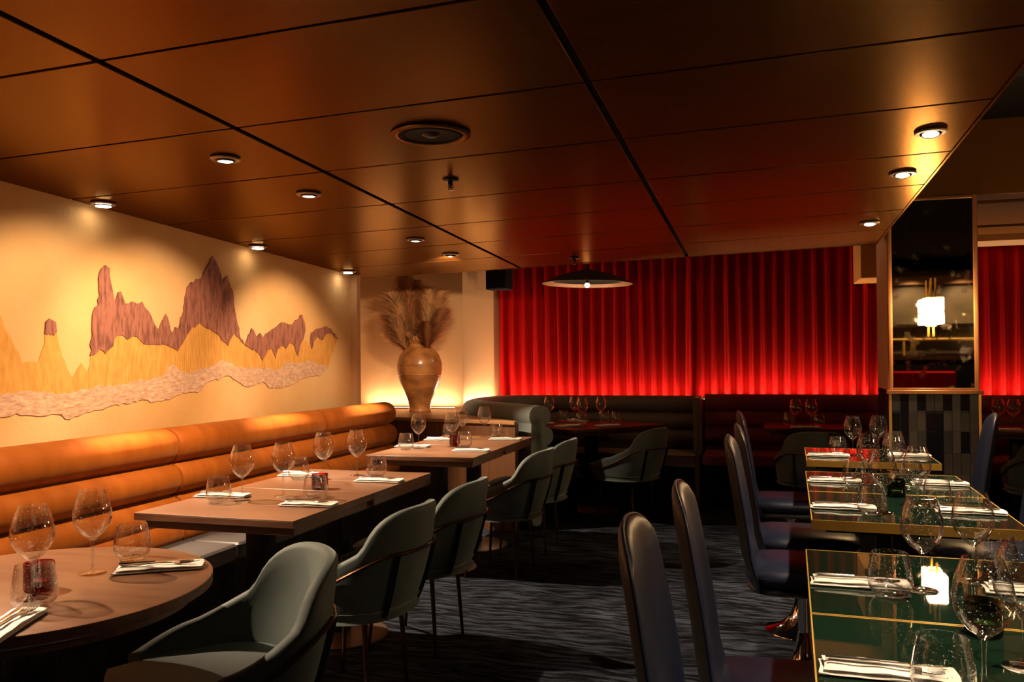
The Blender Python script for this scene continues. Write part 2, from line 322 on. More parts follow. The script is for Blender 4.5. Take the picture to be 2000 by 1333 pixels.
GOLD = [(2.633,1.56),(2.658,1.508),(2.678,1.456),(2.704,1.416),(2.74,1.358),(2.751,1.331),(2.799,1.336),(2.832,1.331),(2.849,1.377),(2.864,1.414),(2.865,1.47),(2.926,1.472),(2.941,1.416),(2.958,1.359),(2.982,1.32),(3.006,1.281),(3.021,1.264),(3.043,1.3),(3.071,1.331),(3.093,1.299),(3.106,1.289),(3.119,1.329),(3.123,1.379),(3.158,1.419),(3.28,1.473),(3.395,1.481),(3.515,1.446),(3.611,1.448),(3.71,1.427),(3.815,1.517),(3.906,1.573),(4.038,1.518),(4.136,1.459),(4.209,1.517),(4.325,1.424),(4.369,1.424),(4.505,1.386),(4.699,1.456),(4.907,1.46),(4.989,1.483),(5.073,1.433),(5.091,1.478),(5.25,1.527),(5.374,1.531),(5.485,1.489),(5.436,1.438),(5.371,1.36),(5.324,1.282),(5.247,1.276),(5.072,1.315),(4.959,1.287),(4.774,1.303),(4.697,1.248),(4.458,1.266),(4.238,1.27),(4.115,1.322),(3.997,1.28),(3.778,1.243),(3.676,1.302),(3.609,1.236),(3.423,1.214),(3.307,1.203),(3.224,1.185),(3.144,1.199),(2.97,1.177),(2.854,1.177),(2.745,1.196),(2.632,1.184)]
GRAY = [(2.632,1.201),(2.745,1.214),(2.97,1.196),(3.144,1.219),(3.307,1.223),(3.423,1.236),(3.61,1.258),(3.676,1.319),(3.778,1.266),(3.997,1.304),(4.115,1.34),(4.238,1.295),(4.458,1.293),(4.697,1.276),(4.774,1.324),(4.96,1.316),(5.072,1.337),(5.247,1.299),(5.339,1.29),(5.308,1.267),(5.187,1.224),(5.014,1.22),(4.824,1.168),(4.622,1.154),(4.503,1.199),(4.323,1.178),(4.238,1.219),(4.155,1.246),(3.978,1.214),(3.884,1.164),(3.76,1.165),(3.625,1.135),(3.545,1.126),(3.437,1.144),(3.349,1.127),(3.251,1.123),(3.17,1.107),(3.092,1.102),(3.005,1.08),(2.922,1.103),(2.854,1.101),(2.798,1.112),(2.745,1.111),(2.719,1.121),(2.632,1.114)]
GOLD = [(0.2,1.18),(0.2,1.42),(0.7,1.36),(1.0,1.52),(1.15,1.70),(1.28,1.50),(1.7,1.34),(2.1,1.46),(2.35,1.62),(2.55,1.70)] + GOLD[:-1] + [(2.632,1.181),(1.9,1.15),(1.1,1.19)]
GRAY = [(0.2,1.10),(0.2,1.20),(1.1,1.22),(1.9,1.18)] + GRAY + [(1.9,1.07),(1.0,1.11)]
RED0 = [(2.26,1.50),(2.33,1.72),(2.42,1.84),(2.50,1.80),(2.56,1.72),(2.62,1.585),(2.60,1.50),(2.55,1.56),(2.50,1.50),(2.45,1.58),(2.40,1.52),(2.34,1.60)]
def relief(name, pts, x0, th, m, jag, label):
    P = []
    n = len(pts)
    rnd = random.Random(len(pts))
    for i in range(n):
        a = Vector(pts[i]); c = Vector(pts[(i+1) % n]); d = c-a
        k = max(1, int(d.length/0.022)); nrm = Vector((-d.y, d.x)).normalized() if d.length > 1e-6 else Vector((0, 0))
        for j in range(k):
            q = a + d*(j/k) + nrm*(rnd.uniform(-jag, jag) if j else rnd.uniform(-jag, jag)*0.4); P.append((q.x, q.y))
    bm = bmesh.new()
    f = [bm.verts.new((x0, y, z)) for (y, z) in P]
    face = bm.faces.new(f)
    r = bmesh.ops.extrude_face_region(bm, geom=[face])
    for v in r['geom']:
        if isinstance(v, bmesh.types.BMVert): v.co.x += th
    bmesh.ops.recalc_face_normals(bm, faces=bm.faces)
    bmesh.ops.triangulate(bm, faces=[q for q in bm.faces if len(q.verts) > 4])
    me = bpy.data.meshes.new(name); bm.to_mesh(me); bm.free(); me.materials.append(m)
    o = put(name, me, wl); o['label'] = label; return o
relief('golden_foothills', GOLD, WX-0.002, 0.0055, m_goldrock, 0.006, 'golden carved plaster hills of the mountain mural')
relief('mist_band', GRAY, WX-0.002, 0.0068, m_greyrock, 0.008, 'mauve grey scratched band below the golden hills')
for pts, lb in ((RED0, 'red brown peak outside the photo edge'), (RED1, 'largest red brown carved peaks of the mural'), (RED2, 'jagged red brown peaks right of the tallest one'), (RED3, 'small red brown peak at the far end of the mural'), (RED4, 'small red brown tip at the left of the mural')):
    relief('mountain_peak', pts, WX-0.002, 0.0095, m_redrock, 0.0075, lb)

struct('wall_alcove_jamb', MB().box((-3.95, 5.68, 0), (WX+0.055, 5.735, 2.45)), m_wallcream)
struct('wall_alcove_left', MB().box((-4.1, 5.735, 0), (-3.95, 7.6, 2.6)), m_wallcream)
struct('wall_alcove_back', MB().box((-4.1, 7.6, 0), (-2.765, 7.75, 2.6)), m_wallcream)
struct('wall_alcove_right', MB().prism([(-2.764, 7.6), (-2.66, 8.5), (-2.80, 8.5), (-2.764, 7.76)], 0, 2.6), m_wallcream)
struct('wall_back', MB().box((-2.9, 8.5, 0), (4.1, 8.62, 2.9)), m_wallcream)
struct('wall_right', MB().box((3.95, -3.9, 0), (4.1, 8.5, 3.0)), m_upper)
struct('wall_front', MB().box((-3.2, -3.95, 0), (4.1, -3.8, 3.0)), m_olive)
# dropped ceiling raft (gently sloping), each veneer panel its own piece
ceil = struct('ceiling', MB().box((-2.97, -3.8, 0.016), (0.728, 5.872, 0.09)), m_ceilback)
ceil.location = (0, 0, 2.24); ceil.rotation_euler = (-math.atan(0.033), -math.atan(0.025), 0)
cols = [-2.97, -1.69, -0.48, 0.735]
rows = [5.88, 5.344, 4.772, 4.202, 3.636, 3.010, 2.413, 1.809]
while rows[-1] > -3.6: rows.append(rows[-1]-0.59)
for ci in range(3):
    for ri in range(len(rows)-1):
        g1, g2 = 0.0125, 0.0068
        x0 = cols[ci] + (0 if ci == 0 else g1); x1 = cols[ci+1] - (0 if ci == 2 else g1)
        y1 = rows[ri] - (0 if ri == 0 else g2); y0 = rows[ri+1] + g2
        part('panel', MB().rbox((x0, y0, 0.0), (x1, y1, 0.014), 0.002, 1, 0.0015), m_ceil, ceil)
part('edge_lip', MB().box((0.733, -3.8, -0.004), (0.742, 5.884, 0.10)), m_ceil, ceil)
part('edge_lip', MB().box((-2.97, 5.878, -0.002), (0.742, 5.888, 0.10)), m_ceil, ceil)
# higher ceilings beyond and beside the raft
struct('ceiling_beyond', MB().box((-4.1, 5.74, 2.62), (0.80, 8.6, 2.72)), m_dark)
struct('ceiling_high', MB().box((0.60, -3.9, 2.79), (4.1, 5.76, 2.9)), m_dark)
struct('ceiling_soffit', MB().box((1.31, 5.75, 2.352), (4.1, 8.5, 2.44)), m_upper)
for k, y in enumerate((6.18, 7.33)):
    struct('trim_%d' % (k+1), MB().box((1.31, y-0.015, 2.335), (4.0, y+0.03, 2.3525)), m_upper)
struct('trim_3', MB().box((1.31, 7.90, 2.300), (4.0, 8.30, 2.3525)), m_wallcream)
struct('wall_fascia', MB().box((0.79, 5.752, 2.326), (4.0, 5.80, 2.79)), m_upper)
struct('trim_4', MB().rbox((0.85, 7.75, 2.005), (1.3, 8.34, 2.45), 0.008, 2), m_orangelit)

# ------------------------------------------------------------------ pillar with mirror, ledge and tiles
pil = struct('wall_pillar', MB().box((0.80, 5.765, 0), (1.30, 6.25, 2.80)), m_wallcream)
part('tile_bed', MB().box((0.80, 5.752, 0), (1.30, 5.766, 1.085)), m_grout, pil)
tw, th_ = 0.0492, 0.1335
tmesh = {}
def tile_mesh(m):
    if m.name not in tmesh:
        tmesh[m.name] = MB().rbox((-tw/2+0.0011, -0.005, -th_/2+0.0011), (tw/2-0.0011, 0.0, th_/2-0.0011), 0.0012, 1, 0.0008).mesh('tile', m)
    return tmesh[m.name]
for r in range(9):
    for c in range(10):
        zc = 1.052 - r*th_
        if r == 0: zc = 1.03
        h = random.random()
        m = m_tileC if h < 0.24 else (m_tileA if h < 0.62 else m_tileB)
        t = put('tile', tile_mesh(m), pil, (0.804+tw*(c+0.5), 5.752, zc - 0.0))
part('brass_edge', MB().box((0.788, 5.744, 0), (0.803, 5.77, 1.09)), m_brass_sat, pil)
part('brass_edge', MB().box((1.297, 5.744, 0), (1.312, 5.77, 1.09)), m_brass_sat, pil)
part('ledge', MB().rbox((0.775, 5.715, 1.088), (1.322, 5.77, 1.112), 0.004, 2), m_copper, pil)
part('side_lower', MB().box((0.788, 5.771, 0.0), (0.80, 6.25, 1.111)), m_dark, pil)
part('side_panel', MB().box((0.788, 5.77, 1.112), (0.80, 6.25, 2.326)), m_wallcream, pil)
mir = thing('wall_mirror', 'tall smoky mirror in copper coloured frame on the tiled pillar', 'mirror', (1.045, 5.765, 1.112))
part('mirror_glass', MB().box((-0.235, -0.022, 0.01), (0.235, -0.014, 1.20)), m_mirror, mir)
for s in (-1, 1):
    part('frame_side', MB().rbox((s*0.245-0.012, -0.034, 0.0), (s*0.245+0.012, 0.0, 1.214), 0.003, 2), m_copper, mir)
part('frame_top', MB().rbox((-0.233, -0.034, 1.198), (0.233, 0.0, 1.214), 0.003, 2), m_copper, mir)
part('frame_bottom', MB().rbox((-0.233, -0.034, 0.0), (0.233, 0.0, 0.014), 0.003, 2), m_copper, mir)
# wall lanterns
def lantern(label, loc, rz):
    sc = thing('wall_lantern', label, 'wall lamp', loc, rz, 'square glass wall lanterns')
    part('back_plate', MB().rbox((-0.03, -0.008, -0.09), (0.03, 0.006, 0.09), 0.004, 2), m_brass, sc)
    part('arm', MB().tube([(0, -0.008, 0), (0, -0.05, 0)], 0.008), m_brass, sc)
    for s in (-1, 1):
        part('brass_rod', MB().tube([(s*0.012, -0.075, 0.07), (s*0.012, -0.075, 0.21)], 0.006), m_brass, sc)
    part('finial', MB().lathe([(0, -0.155), (0.006, -0.15), (0.008, -0.135), (0.006, -0.08), (0, -0.075)], 16, (0, -0.075, 0)), m_brass, sc)
    for k, (z0, z1) in enumerate(((-0.075, -0.003), (0.003, 0.085))):
        part('glass_block', MB().rbox((-0.054, -0.126, z0), (0.054, -0.024, z1), 0.012, 3, 0.003), m_lantern, sc)
    part('brass_band', MB().rbox((-0.056, -0.128, -0.003), (0.056, -0.022, 0.003), 0.012, 3, 0.0005), m_brass, sc)
    part('brass_cap', MB().rbox((-0.05, -0.12, 0.085), (0.05, -0.03, 0.091), 0.006, 2, 0.001), m_brass, sc)
lantern('glowing square glass lantern with brass rods on the mirror', (1.035, 5.738, 1.60), 0)
struct('wall_pillar_added', MB().box((1.96, 3.20, 0), (2.40, 3.66, 2.79)), m_upper)  # added pillar out of view, there to carry the extra lantern
lantern('added square glass lantern, out of view, lighting the right side from the extra pillar', (1.955, 3.42, 1.52), -PI/2)  # lantern added out of view to supply light on the right

# ------------------------------------------------------------------ lights in the ceiling
def spot(parent, power, size, blend, aim, z=-0.02, col=WARM, rad=0.02):
    ld = bpy.data.lights.new('lamp', 'SPOT'); ld.energy = power; ld.spot_size = math.radians(size); ld.spot_blend = blend; ld.color = col; ld.shadow_soft_size = rad
    lo = bpy.data.objects.new('lamp', ld); COL.objects.link(lo); lo.parent = parent; lo.location = (0, 0, z)
    lo.rotation_euler = Vector(aim).normalized().to_track_quat('-Z', 'Y').to_euler()
    return lo
me_ring = MB().lathe([(0.036, 0.0), (0.054, -0.001), (0.056, -0.005), (0.052, -0.009), (0.038, -0.010), (0.036, -0.006)], 32, closed=True).mesh('trim_ring', m_trim)
me_eye = MB().lathe([(0.0, -0.004), (0.034, -0.004), (0.036, -0.012), (0.030, -0.016), (0.029, -0.012), (0.0, -0.012)], 28).mesh('eyeball', m_black_metal)
me_glow = MB().lathe([(0.0, -0.0135), (0.027, -0.0135), (0.027, -0.0125), (0.0, -0.0125)], 24).mesh('glow_disc', m_lampglow)
me_glow_w = MB().lathe([(0.0, -0.0165), (0.033, -0.0165), (0.033, -0.0125), (0.0, -0.0125)], 24).mesh('glow_disc', m_washglow)
me_dark_disc = MB().lathe([(0.0, -0.0135), (0.027, -0.0135), (0.027, -0.0125), (0.0, -0.0125)], 24).mesh('glow_disc', m_dark)  # dark disc, though a spot shines from this lamp on the vase
def downlight(x, y, label, kind, group, power, size, aim, blend=0.6, tilt=(0, 0)):
    d = thing('downlight', label, 'downlight', (x, y, ceil_z(x, y)-0.0005), 0, group)
    put('trim_ring', me_ring, d)
    ey = put('eyeball', me_eye, d, rot=(tilt[0], tilt[1], 0))
    put('glow_disc', {'w': me_glow_w, 'd': me_glow, 'o': me_dark_disc}[kind], ey)
    if power: spot(d, power, size, blend, aim)
    return d
for k, (y, lb) in enumerate(((5.484, 'small bright wall washer downlight farthest along the mural'), (4.342, 'bright wall washer downlight above the tallest mural peak'), (3.115, 'brightest wall washer downlight nearest the camera over the mural'), (1.90, 'wall washer downlight outside the left photo edge'), (0.70, 'wall washer downlight behind the left photo edge'))):
    downlight(-2.885, y, lb, 'w', 'wall washers along the mural', P_WASH, 66, (0.86, 0.0, -1.30), 0.6)
for k, (y, kind, lb) in enumerate(((5.085, 'o', 'dark centred downlight nearest the vase, its spot aimed there'), (4.509, 'd', 'small downlight over the far brown tables'), (3.302, 'd', 'downlight second nearest the camera over the brown tables'), (2.696, 'd', 'downlight nearest the camera over the brown tables'), (1.50, 'd', 'downlight above the round brown table outside the photo'), (0.90, 'd', 'downlight outside the photo nearest the round brown table'))):
    downlight(-1.93, y, lb, kind, 'downlights over the brown tables', P_DOWN if kind == 'd' else 150, 76 if kind == 'd' else 58, (-1.04, 0.22, -0.95) if kind == 'd' else (-1.07, 2.0, -0.30), 0.6)
for k, (y, lb) in enumerate(((5.065, 'small tilted downlight nearest the mirror pillar'), (3.926, 'tilted eyeball downlight second along the ceiling edge'), (3.313, 'large tilted eyeball downlight near the right photo edge'), (2.10, 'tilted downlight outside the right photo edge'), (1.45, 'tilted downlight outside the photo above the nearest green table'))):
    downlight(0.605, y, lb, 'd', 'tilted downlights along the ceiling edge', P_DOWN_R, 84, (0.03, 0.03, -1), 0.8, tilt=(-0.22, 0.05))
# ceiling speaker
sp = thing('ceiling_speaker', 'round dark loudspeaker set flush in the ceiling', 'speaker', (-1.096, 2.704, ceil_z(-1.096, 2.704)-0.0005))
part('bezel', MB().lathe([(0.112, 0.0), (0.138, -0.001), (0.140, -0.004), (0.134, -0.008), (0.116, -0.008), (0.112, -0.004)], 48, closed=True), m_ceil, sp)
part('rubber_surround', MB().lathe([(0.090, -0.003), (0.100, -0.009), (0.112, -0.004), (0.112, -0.001), (0.090, -0.001)], 48, closed=True), m_dark, sp)
part('cone', MB().lathe([(0.03, -0.0005), (0.091, -0.0045), (0.091, -0.0015), (0.03, 0.0)], 40, closed=True), m_spkbox, sp)
part('dust_cap', MB().lathe([(0, -0.012), (0.018, -0.010), (0.032, -0.002), (0.032, 0.0), (0, 0.0)], 28), m_black_metal, sp)
# sprinklers
def sprinkler(x, y, label):
    s = thing('sprinkler', label, 'sprinkler', (x, y, ceil_z(x, y)-0.0005), 0, 'ceiling sprinklers')
    part('escutcheon', MB().lathe([(0, 0), (0.034, 0), (0.036, -0.003), (0.030, -0.007), (0.012, -0.010), (0, -0.010)], 24), m_black_metal, s)
    part('body', MB().lathe([(0, -0.008), (0.010, -0.008), (0.011, -0.022), (0.006, -0.026), (0.005, -0.04), (0, -0.04)], 16), m_black_metal, s)
    for q in (-1, 1): part('frame_arm', MB().tube([(q*0.009, 0, -0.022), (q*0.012, 0, -0.034), (q*0.003, 0, -0.047)], 0.0022, 6), m_black_metal, s)
    part('deflector', MB().lathe([(0, -0.046), (0.013, -0.046), (0.0135, -0.049), (0, -0.049)], 16), m_trim, s)
sprinkler(-1.252, 3.305, 'small pendent sprinkler head hanging under the ceiling beyond the speaker')
sprinkler(-1.209, 5.576, 'dark sprinkler head at the ceiling edge above the pendant lamp')
# pendant lamp over the booth
pe = thing('pendant_lamp', 'wide shallow bronze dish pendant lamp before the red curtain', 'pendant lamp', (-1.448, 7.2, 2.0), rot=(0, 0.02, 0))
part('shade', MB().lathe([(0.012, 0.118), (0.05, 0.110), (0.16, 0.086), (0.27, 0.052), (0.36, 0.012), (0.398, -0.012), (0.394, -0.014), (0.355, 0.006), (0.265, 0.045), (0.158, 0.079), (0.05, 0.103), (0.012, 0.110)], 56, closed=True), m_rattan, pe)
part('inner_dish', MB().lathe([(0.014, 0.075), (0.12, 0.062), (0.24, 0.036), (0.305, 0.010), (0.31, 0.013), (0.24, 0.042), (0.12, 0.068), (0.014, 0.080)], 48, closed=True), m_dark, pe)
part('socket', MB().lathe([(0, 0.09), (0.016, 0.09), (0.016, 0.0), (0.012, -0.01), (0, -0.01)], 16), m_black_metal, pe)
part('bulb', MB().lathe([(0, -0.045), (0.014, -0.042), (0.023, -0.03), (0.024, -0.018), (0.014, -0.004), (0.010, 0.0), (0, 0.0)], 20), m_bulb, pe)
part('stem', MB().tube([(0, 0, 0.08), (0, 0, 0.62)], 0.008), m_black_metal, pe)
part('stem_clamp', MB().lathe([(0, 0.085), (0.02, 0.086), (0.018, 0.12), (0, 0.12)], 14), m_black_metal, pe)
ld = bpy.data.lights.new('lamp', 'POINT'); ld.energy = 5.0; ld.color = (1.0, 0.62, 0.32); ld.shadow_soft_size = 0.025
lo = bpy.data.objects.new('lamp', ld); COL.objects.link(lo); lo.parent = pe; lo.location = (0, 0, -0.07)

# ------------------------------------------------------------------ curtains
def curtain(x0, x1, ybase, label, npl, seed, ztop, zbot=0.3):
    rnd = random.Random(seed); rows_ = []
    ph = [rnd.uniform(-0.5, 0.5) for _ in range(npl+2)]; am = [rnd.uniform(0.7, 1.15) for _ in range(npl+2)]
    nu = npl*14; nz_ = 22
    for iz in range(nz_+1):
        t = iz/nz_; z = zbot + (ztop-zbot)*t; row = []
        for iu in range(nu+1):
            u = iu/nu*npl; k = int(min(u, npl-1)); fr = u-k
            a = am[k]*(1-fr) + am[k+1]*fr; p = ph[k]*(1-fr) + ph[k+1]*fr
            pin = max(0.0, (t-0.90)/0.10)
            wv = math.cos(2*PI*u + p*(1-t)*1.1)
            sharp = wv if pin < 0.01 else (1-pin)*wv + pin*(math.copysign(abs(wv)**0.5, wv))
            amp = 0.062*a*(1-0.45*pin)*(0.85+0.25*(1-t))
            y = ybase + amp*sharp + 0.010*math.sin(5.1*u+seed) * (1-t)
            x = x0 + (x1-x0)*iu/nu + 0.010*math.sin(2*PI*u*2+p*2)*(1-t)*0.7 + 0.02*(1-t)*math.sin(u*0.9+seed)
            row.append((x, y, z))
        rows_.append(row)
    mb = MB().grid(rows_)
    back = [[(x, y+0.006, z) for (x, y, z) in r] for r in rows_]
    o = thing('velvet_curtain', label, 'curtain', (0, 0, 0), 0, 'red velvet curtains')
    part('curtain_cloth', mb, m_curtain, o, ang=80)
    part('heading_tape', MB().box((x0, ybase+0.06, ztop-0.01), (x1, ybase+0.075, ztop+0.02)), m_curtain, o)
    return o
curtain(-2.655, -0.60, 8.38, 'red pleated velvet curtain behind the brown booth', 17, 3, 2.57)
curtain(-0.595, 1.13, 8.38, 'red pleated velvet curtain behind the red bench', 15, 5, 2.57)
curtain(1.14, 3.9, 8.38, 'red velvet curtain to the right of the mirror pillar', 22, 9, 2.34)
tag(put('curtain_track', MB().box((-2.65, 8.34, 2.60), (1.02, 8.44, 2.62)).mesh('curtain_track', m_black_metal)), 'thin dark curtain track along the top of red curtains', 'curtain track')

# ------------------------------------------------------------------ LED coves
def led(x, y, z, length, rz, label, power, tilt=0.0, size=0.02, stand=True):
    t = thing('led_strip', label, 'light strip', (x, y, z), rz)
    part('channel', MB().box((-length/2, -0.012, -0.010), (length/2, 0.012, 0.0)), m_trim, t)
    if stand: part('upstand', MB().box((-length/2, -0.010, -z), (length/2, 0.010, -0.010)), m_dark, t)
    part('glow_tape', MB().box((-length/2, -0.005, 0.0005), (length/2, 0.005, 0.003)), m_led, t)
    ld = bpy.data.lights.new('lamp', 'AREA'); ld.shape = 'RECTANGLE'; ld.size = length; ld.size_y = size; ld.energy = power; ld.color = WARM
    lo = bpy.data.objects.new('lamp', ld); COL.objects.link(lo); lo.parent = t; lo.location = (0, 0, 0.006); lo.rotation_euler = (PI+tilt, 0, 0)
    return t
led(-1.55, 8.27, 0.885, 1.85, 0, 'hidden light strip behind the brown booth back', P_LED*1.85)
led(0.25, 8.27, 0.925, 1.55, 0, 'hidden light strip behind the red bench back', P_LED*1.55)
led(2.4, 8.27, 0.925, 2.0, 0, 'hidden light strip behind the bench right of pillar', P_LED*2.0)
led(-3.30, 7.52, 0.864, 0.95, 0, 'light strip on the oak shelf along the alcove wall', P_LED*1.1, stand=False)
led(-2.66, 7.95, 0.88, 0.70, math.radians(83), 'hidden light strip behind the curved booth corner', P_LED*0.8)

# ------------------------------------------------------------------ orange banquette
def roll_section(y0, y1, xc, zc, rx, rz, n=28, end=0.02):
    """horizontal bolster along y with softly pinched ends"""
    rows_ = []
    ys = [(y0, 0.0), (y0, 0.80), (y0+end*0.35, 0.94), (y0+end, 1.0)]
    m_ = 8
    for k in range(1, m_): ys.append((y0+end+(y1-y0-2*end)*k/m_, 1.0))
    ys += [(y1-end, 1.0), (y1-end*0.35, 0.94), (y1, 0.80), (y1, 0.0)]
    for (y, s) in ys:
        r = []
        for k in range(n):
            t = 2*PI*k/n; c, sn = math.cos(t), math.sin(t)
            ex = 0.93
            r.append((xc + rx*s*math.copysign(abs(c)**ex, c), y, zc + rz*s*math.copysign(abs(sn)**ex, sn)))
        rows_.append(r)
    return MB().grid(rows_, closed_u=True)
secs = [(-0.90, 0.545), (0.55, 1.985), (1.99, 3.425), (3.43, 4.865), (4.87, 5.95)]
sect_lab = ['orange velvet banquette section behind the left photo edge', 'orange velvet banquette section beside the camera outside the photo', 'orange velvet banquette section behind the round brown table', 'middle orange velvet banquette section under the tallest mural peak', 'far short orange velvet banquette section ending beside the vase shelf']
for (y0, y1), lb in zip(secs, sect_lab):
    t = thing('banquette', lb, 'banquette', (-2.68, (y0+y1)/2, 0), 0, 'orange banquette along the mural wall')
    a, c = y0-(y0+y1)/2, y1-(y0+y1)/2
    for zc, xo in ((0.918, -0.135), (0.758, -0.122), (0.603, -0.110), (0.505, -0.104)):
        part('bolster', roll_section(a, c, xo, zc, 0.100, 0.087 if zc > 0.9 else 0.079), m_orange, t)
    part('back_board', MB().box((-0.286, a, 0.0), (-0.20, c, 0.95)), m_dark, t)
    part('seat_cushion', MB().rbox((-0.17, a+0.002, 0.385), (0.29, c-0.002, 0.462), 0.02, 4), m_seatgrey, t)
    part('plinth', MB().box((-0.19, a, 0.0), (0.25, c, 0.384)), m_dark, t)

# ------------------------------------------------------------------ oak shelf unit, vase, pampas
bx = thing('shelf_cabinet', 'low oak cabinet with plain wood front carrying the big vase', 'cabinet', (-2.4, 6.3, 0))
pl = [(-2.968+2.4, 6.42-6.3), (-1.80+2.4, 6.10-6.3), (-1.79+2.4, 6.16-6.3), (-2.60+2.4, 6.92-6.3), (-2.72+2.4, 7.6-6.3), (-3.94+2.4, 7.6-6.3), (-3.94+2.4, 6.42-6.3)]
part('body', MB().prism(pl, 0.0, 0.825), m_boxwood, bx)
def grow(P, d): 
    return [(x, y-(d if y < 0.2 else 0)) for (x, y) in P]
part('top_board', MB().prism(grow(pl, 0.018), 0.826, 0.852, 0.002), m_boxtop, bx)
va = thing('vase', 'big glazed terracotta amphora on the oak cabinet', 'vase', (-3.0, 7.08, 0.852))
prof = [(0, 0), (0.098, 0), (0.104, 0.012), (0.100, 0.03), (0.098, 0.05), (0.112, 0.11), (0.150, 0.20), (0.188, 0.30), (0.207, 0.39), (0.203, 0.46), (0.180, 0.525), (0.140, 0.575), (0.104, 0.60), (0.098, 0.625), (0.110, 0.645), (0.112, 0.655), (0.100, 0.658), (0.088, 0.63), (0.09, 0.60), (0.125, 0.55), (0.16, 0.48), (0.02, 0.40), (0, 0.40)]
part('body', MB().lathe(prof, 56), m_terracotta, va)
for zz, rr in ((0.345, 0.1975), (0.435, 0.2045)):
    part('raised_band', MB().lathe([(rr-0.006, zz-0.012), (rr+0.003, zz-0.006), (rr+0.004, zz), (rr+0.003, zz+0.006), (rr-0.006, zz+0.012)], 48), m_terracotta, va)
pg = thing('pampas_grass', 'bunch of feathery pampas plumes standing in the amphora', 'dried grass', (-3.0, 7.08, 1.50))
def plume(base, tip, bulge, nb, m, seed, wid):
    rnd = random.Random(seed); mb = MB(); B = Vector(base); T = Vector(tip); path = []
    for k in range(9):
        t = k/8; p = B.lerp(T, t) + Vector((bulge[0], bulge[1], 0))*math.sin(PI*t)*0.5 + Vector((bulge[0], bulge[1], -0.06))*max(0, t-0.6)**2*2.0; path.append(p)
    mb.tube([tuple(p) for p in path], [0.004*(1-0.7*k/8) for k in range(9)], 5)
    def at(t):
        f = t*8; k = min(7, int(f)); return path[k].lerp(path[k+1], f-k)
    for i in range(nb):
        t = 0.30 + 0.70*rnd.random()**0.9; p = at(t); dirv = (at(min(1, t+0.05))-at(max(0, t-0.05))).normalized()
        az = rnd.uniform(0, 2*PI); o = Vector((math.cos(az), math.sin(az), 0))
        w = wid*(math.sin(PI*min(1, (t-0.2)/0.8*0.92+0.06))**0.7)
        ln = w*rnd.uniform(0.75, 1.3)
        a = p; b2 = p + dirv*ln*0.55 + o*ln*0.38; c2 = p + dirv*ln*0.85 + o*ln*0.85 + Vector((0, 0, -ln*0.12))
        sd = dirv.cross(o).normalized()*rnd.uniform(0.0018, 0.0040)
        mb.add([a-sd, a+sd, b2+sd, b2-sd, c2], [(0, 1, 2, 3), (3, 2, 4)])
    o = part('plume', mb, m, pg, ang=80); return o
for k, (tip, bl, m, w) in enumerate((((-0.14, 0.02, 0.66), (-0.04, 0), m_plume2, 0.17), ((-0.20, -0.08, 0.44), (-0.06, -0.03), m_plume, 0.17), ((-0.30, 0.05, 0.28), (-0.06, 0.0), m_plume, 0.15), ((-0.06, 0.10, 0.58), (-0.02, 0.05), m_plume2, 0.15),
        ((0.10, -0.04, 0.50), (0.04, -0.02), m_plume, 0.14), ((0.17, 0.06, 0.48), (0.05, 0.02), m_plume, 0.14), ((0.22, -0.02, 0.30), (0.06, -0.02), m_plume2, 0.13), ((0.04, 0.12, 0.40), (0.02, 0.05), m_plume2, 0.14), ((-0.16, -0.14, 0.24), (-0.05, -0.05), m_plume, 0.14), ((-0.26, -0.02, 0.12), (-0.06, -0.01), m_plume, 0.12), ((0.12, -0.12, 0.18), (0.05, -0.04), m_plume2, 0.11))):
    plume((random.uniform(-0.04, 0.04), random.uniform(-0.04, 0.04), -0.22), tip, bl, 1300, m, 20+k, w*1.25)

# wall speaker
ws = thing('wall_speaker', 'black box loudspeaker high in the corner beside the curtain', 'speaker', (-2.47, 7.85, 2.02), math.radians(-8))
part('cabinet', MB().rbox((-0.11, -0.08, 0.0), (0.11, 0.10, 0.21), 0.012, 3), m_spkbox, ws)
part('grille', MB().rbox((-0.10, -0.088, 0.01), (0.10, -0.078, 0.20), 0.004, 2), m_dark, ws)
part('bracket', MB().tube([(-0.0, 0.10, 0.1), (-0.12, 0.2, 0.1)], 0.012), m_black_metal, ws)

# ------------------------------------------------------------------ curved booth
def smooth_path(P, r_n=6, it=3):
    P = [Vector(p) for p in P]
    for _ in range(it):
        Q = [P[0]]
        for i in range(len(P)-1):
            Q.append(P[i].lerp(P[i+1], 0.25)); Q.append(P[i].lerp(P[i+1], 0.75))
        Q.append(P[-1]); P = Q
    return P
def sweep(path, prof, cap=True):
    """sweep a closed (offset,z) profile along a plan path; offset to the left of travel"""
    n = len(path); rows_ = []
    for i, p in enumerate(path):
        a = path[max(0, i-1)]; c = path[min(n-1, i+1)]; t = (c-a).normalized(); nn = Vector((-t.y, t.x))
        rows_.append([(p.x+nn.x*o, p.y+nn.y*o, z) for (o, z) in prof])
    mb = MB().grid(rows_, closed_u=True)
    if cap:
        m_ = len(prof); b0 = 0
        mb.f.append(tuple(range(m_-1, -1, -1))); mb.m.append(0)
        mb.f.append(tuple((n-1)*m_+k for k in range(m_))); mb.m.append(0)
    return mb
def ell(oc, zc, ro, rz, n=20, ex=0.8):
    out = []
    for k in range(n):
        t = 2*PI*k/n; c, s = math.cos(t), math.sin(t)
        out.append((oc+ro*math.copysign(abs(c)**ex, c), zc+rz*math.copysign(abs(s)**ex, s)))
    return out
bo = thing('curved_booth', 'curved brown velvet booth before the curtain with grey teal arm', 'booth', (0, 0, 0))
arm = smooth_path([(-1.66, 6.24), (-2.0, 6.56), (-2.36, 6.90), (-2.52, 7.12)], it=3)
corner = smooth_path([(-2.52, 7.12), (-2.58, 7.45), (-2.55, 7.85), (-2.42, 8.06), (-2.2, 8.12)], it=3)
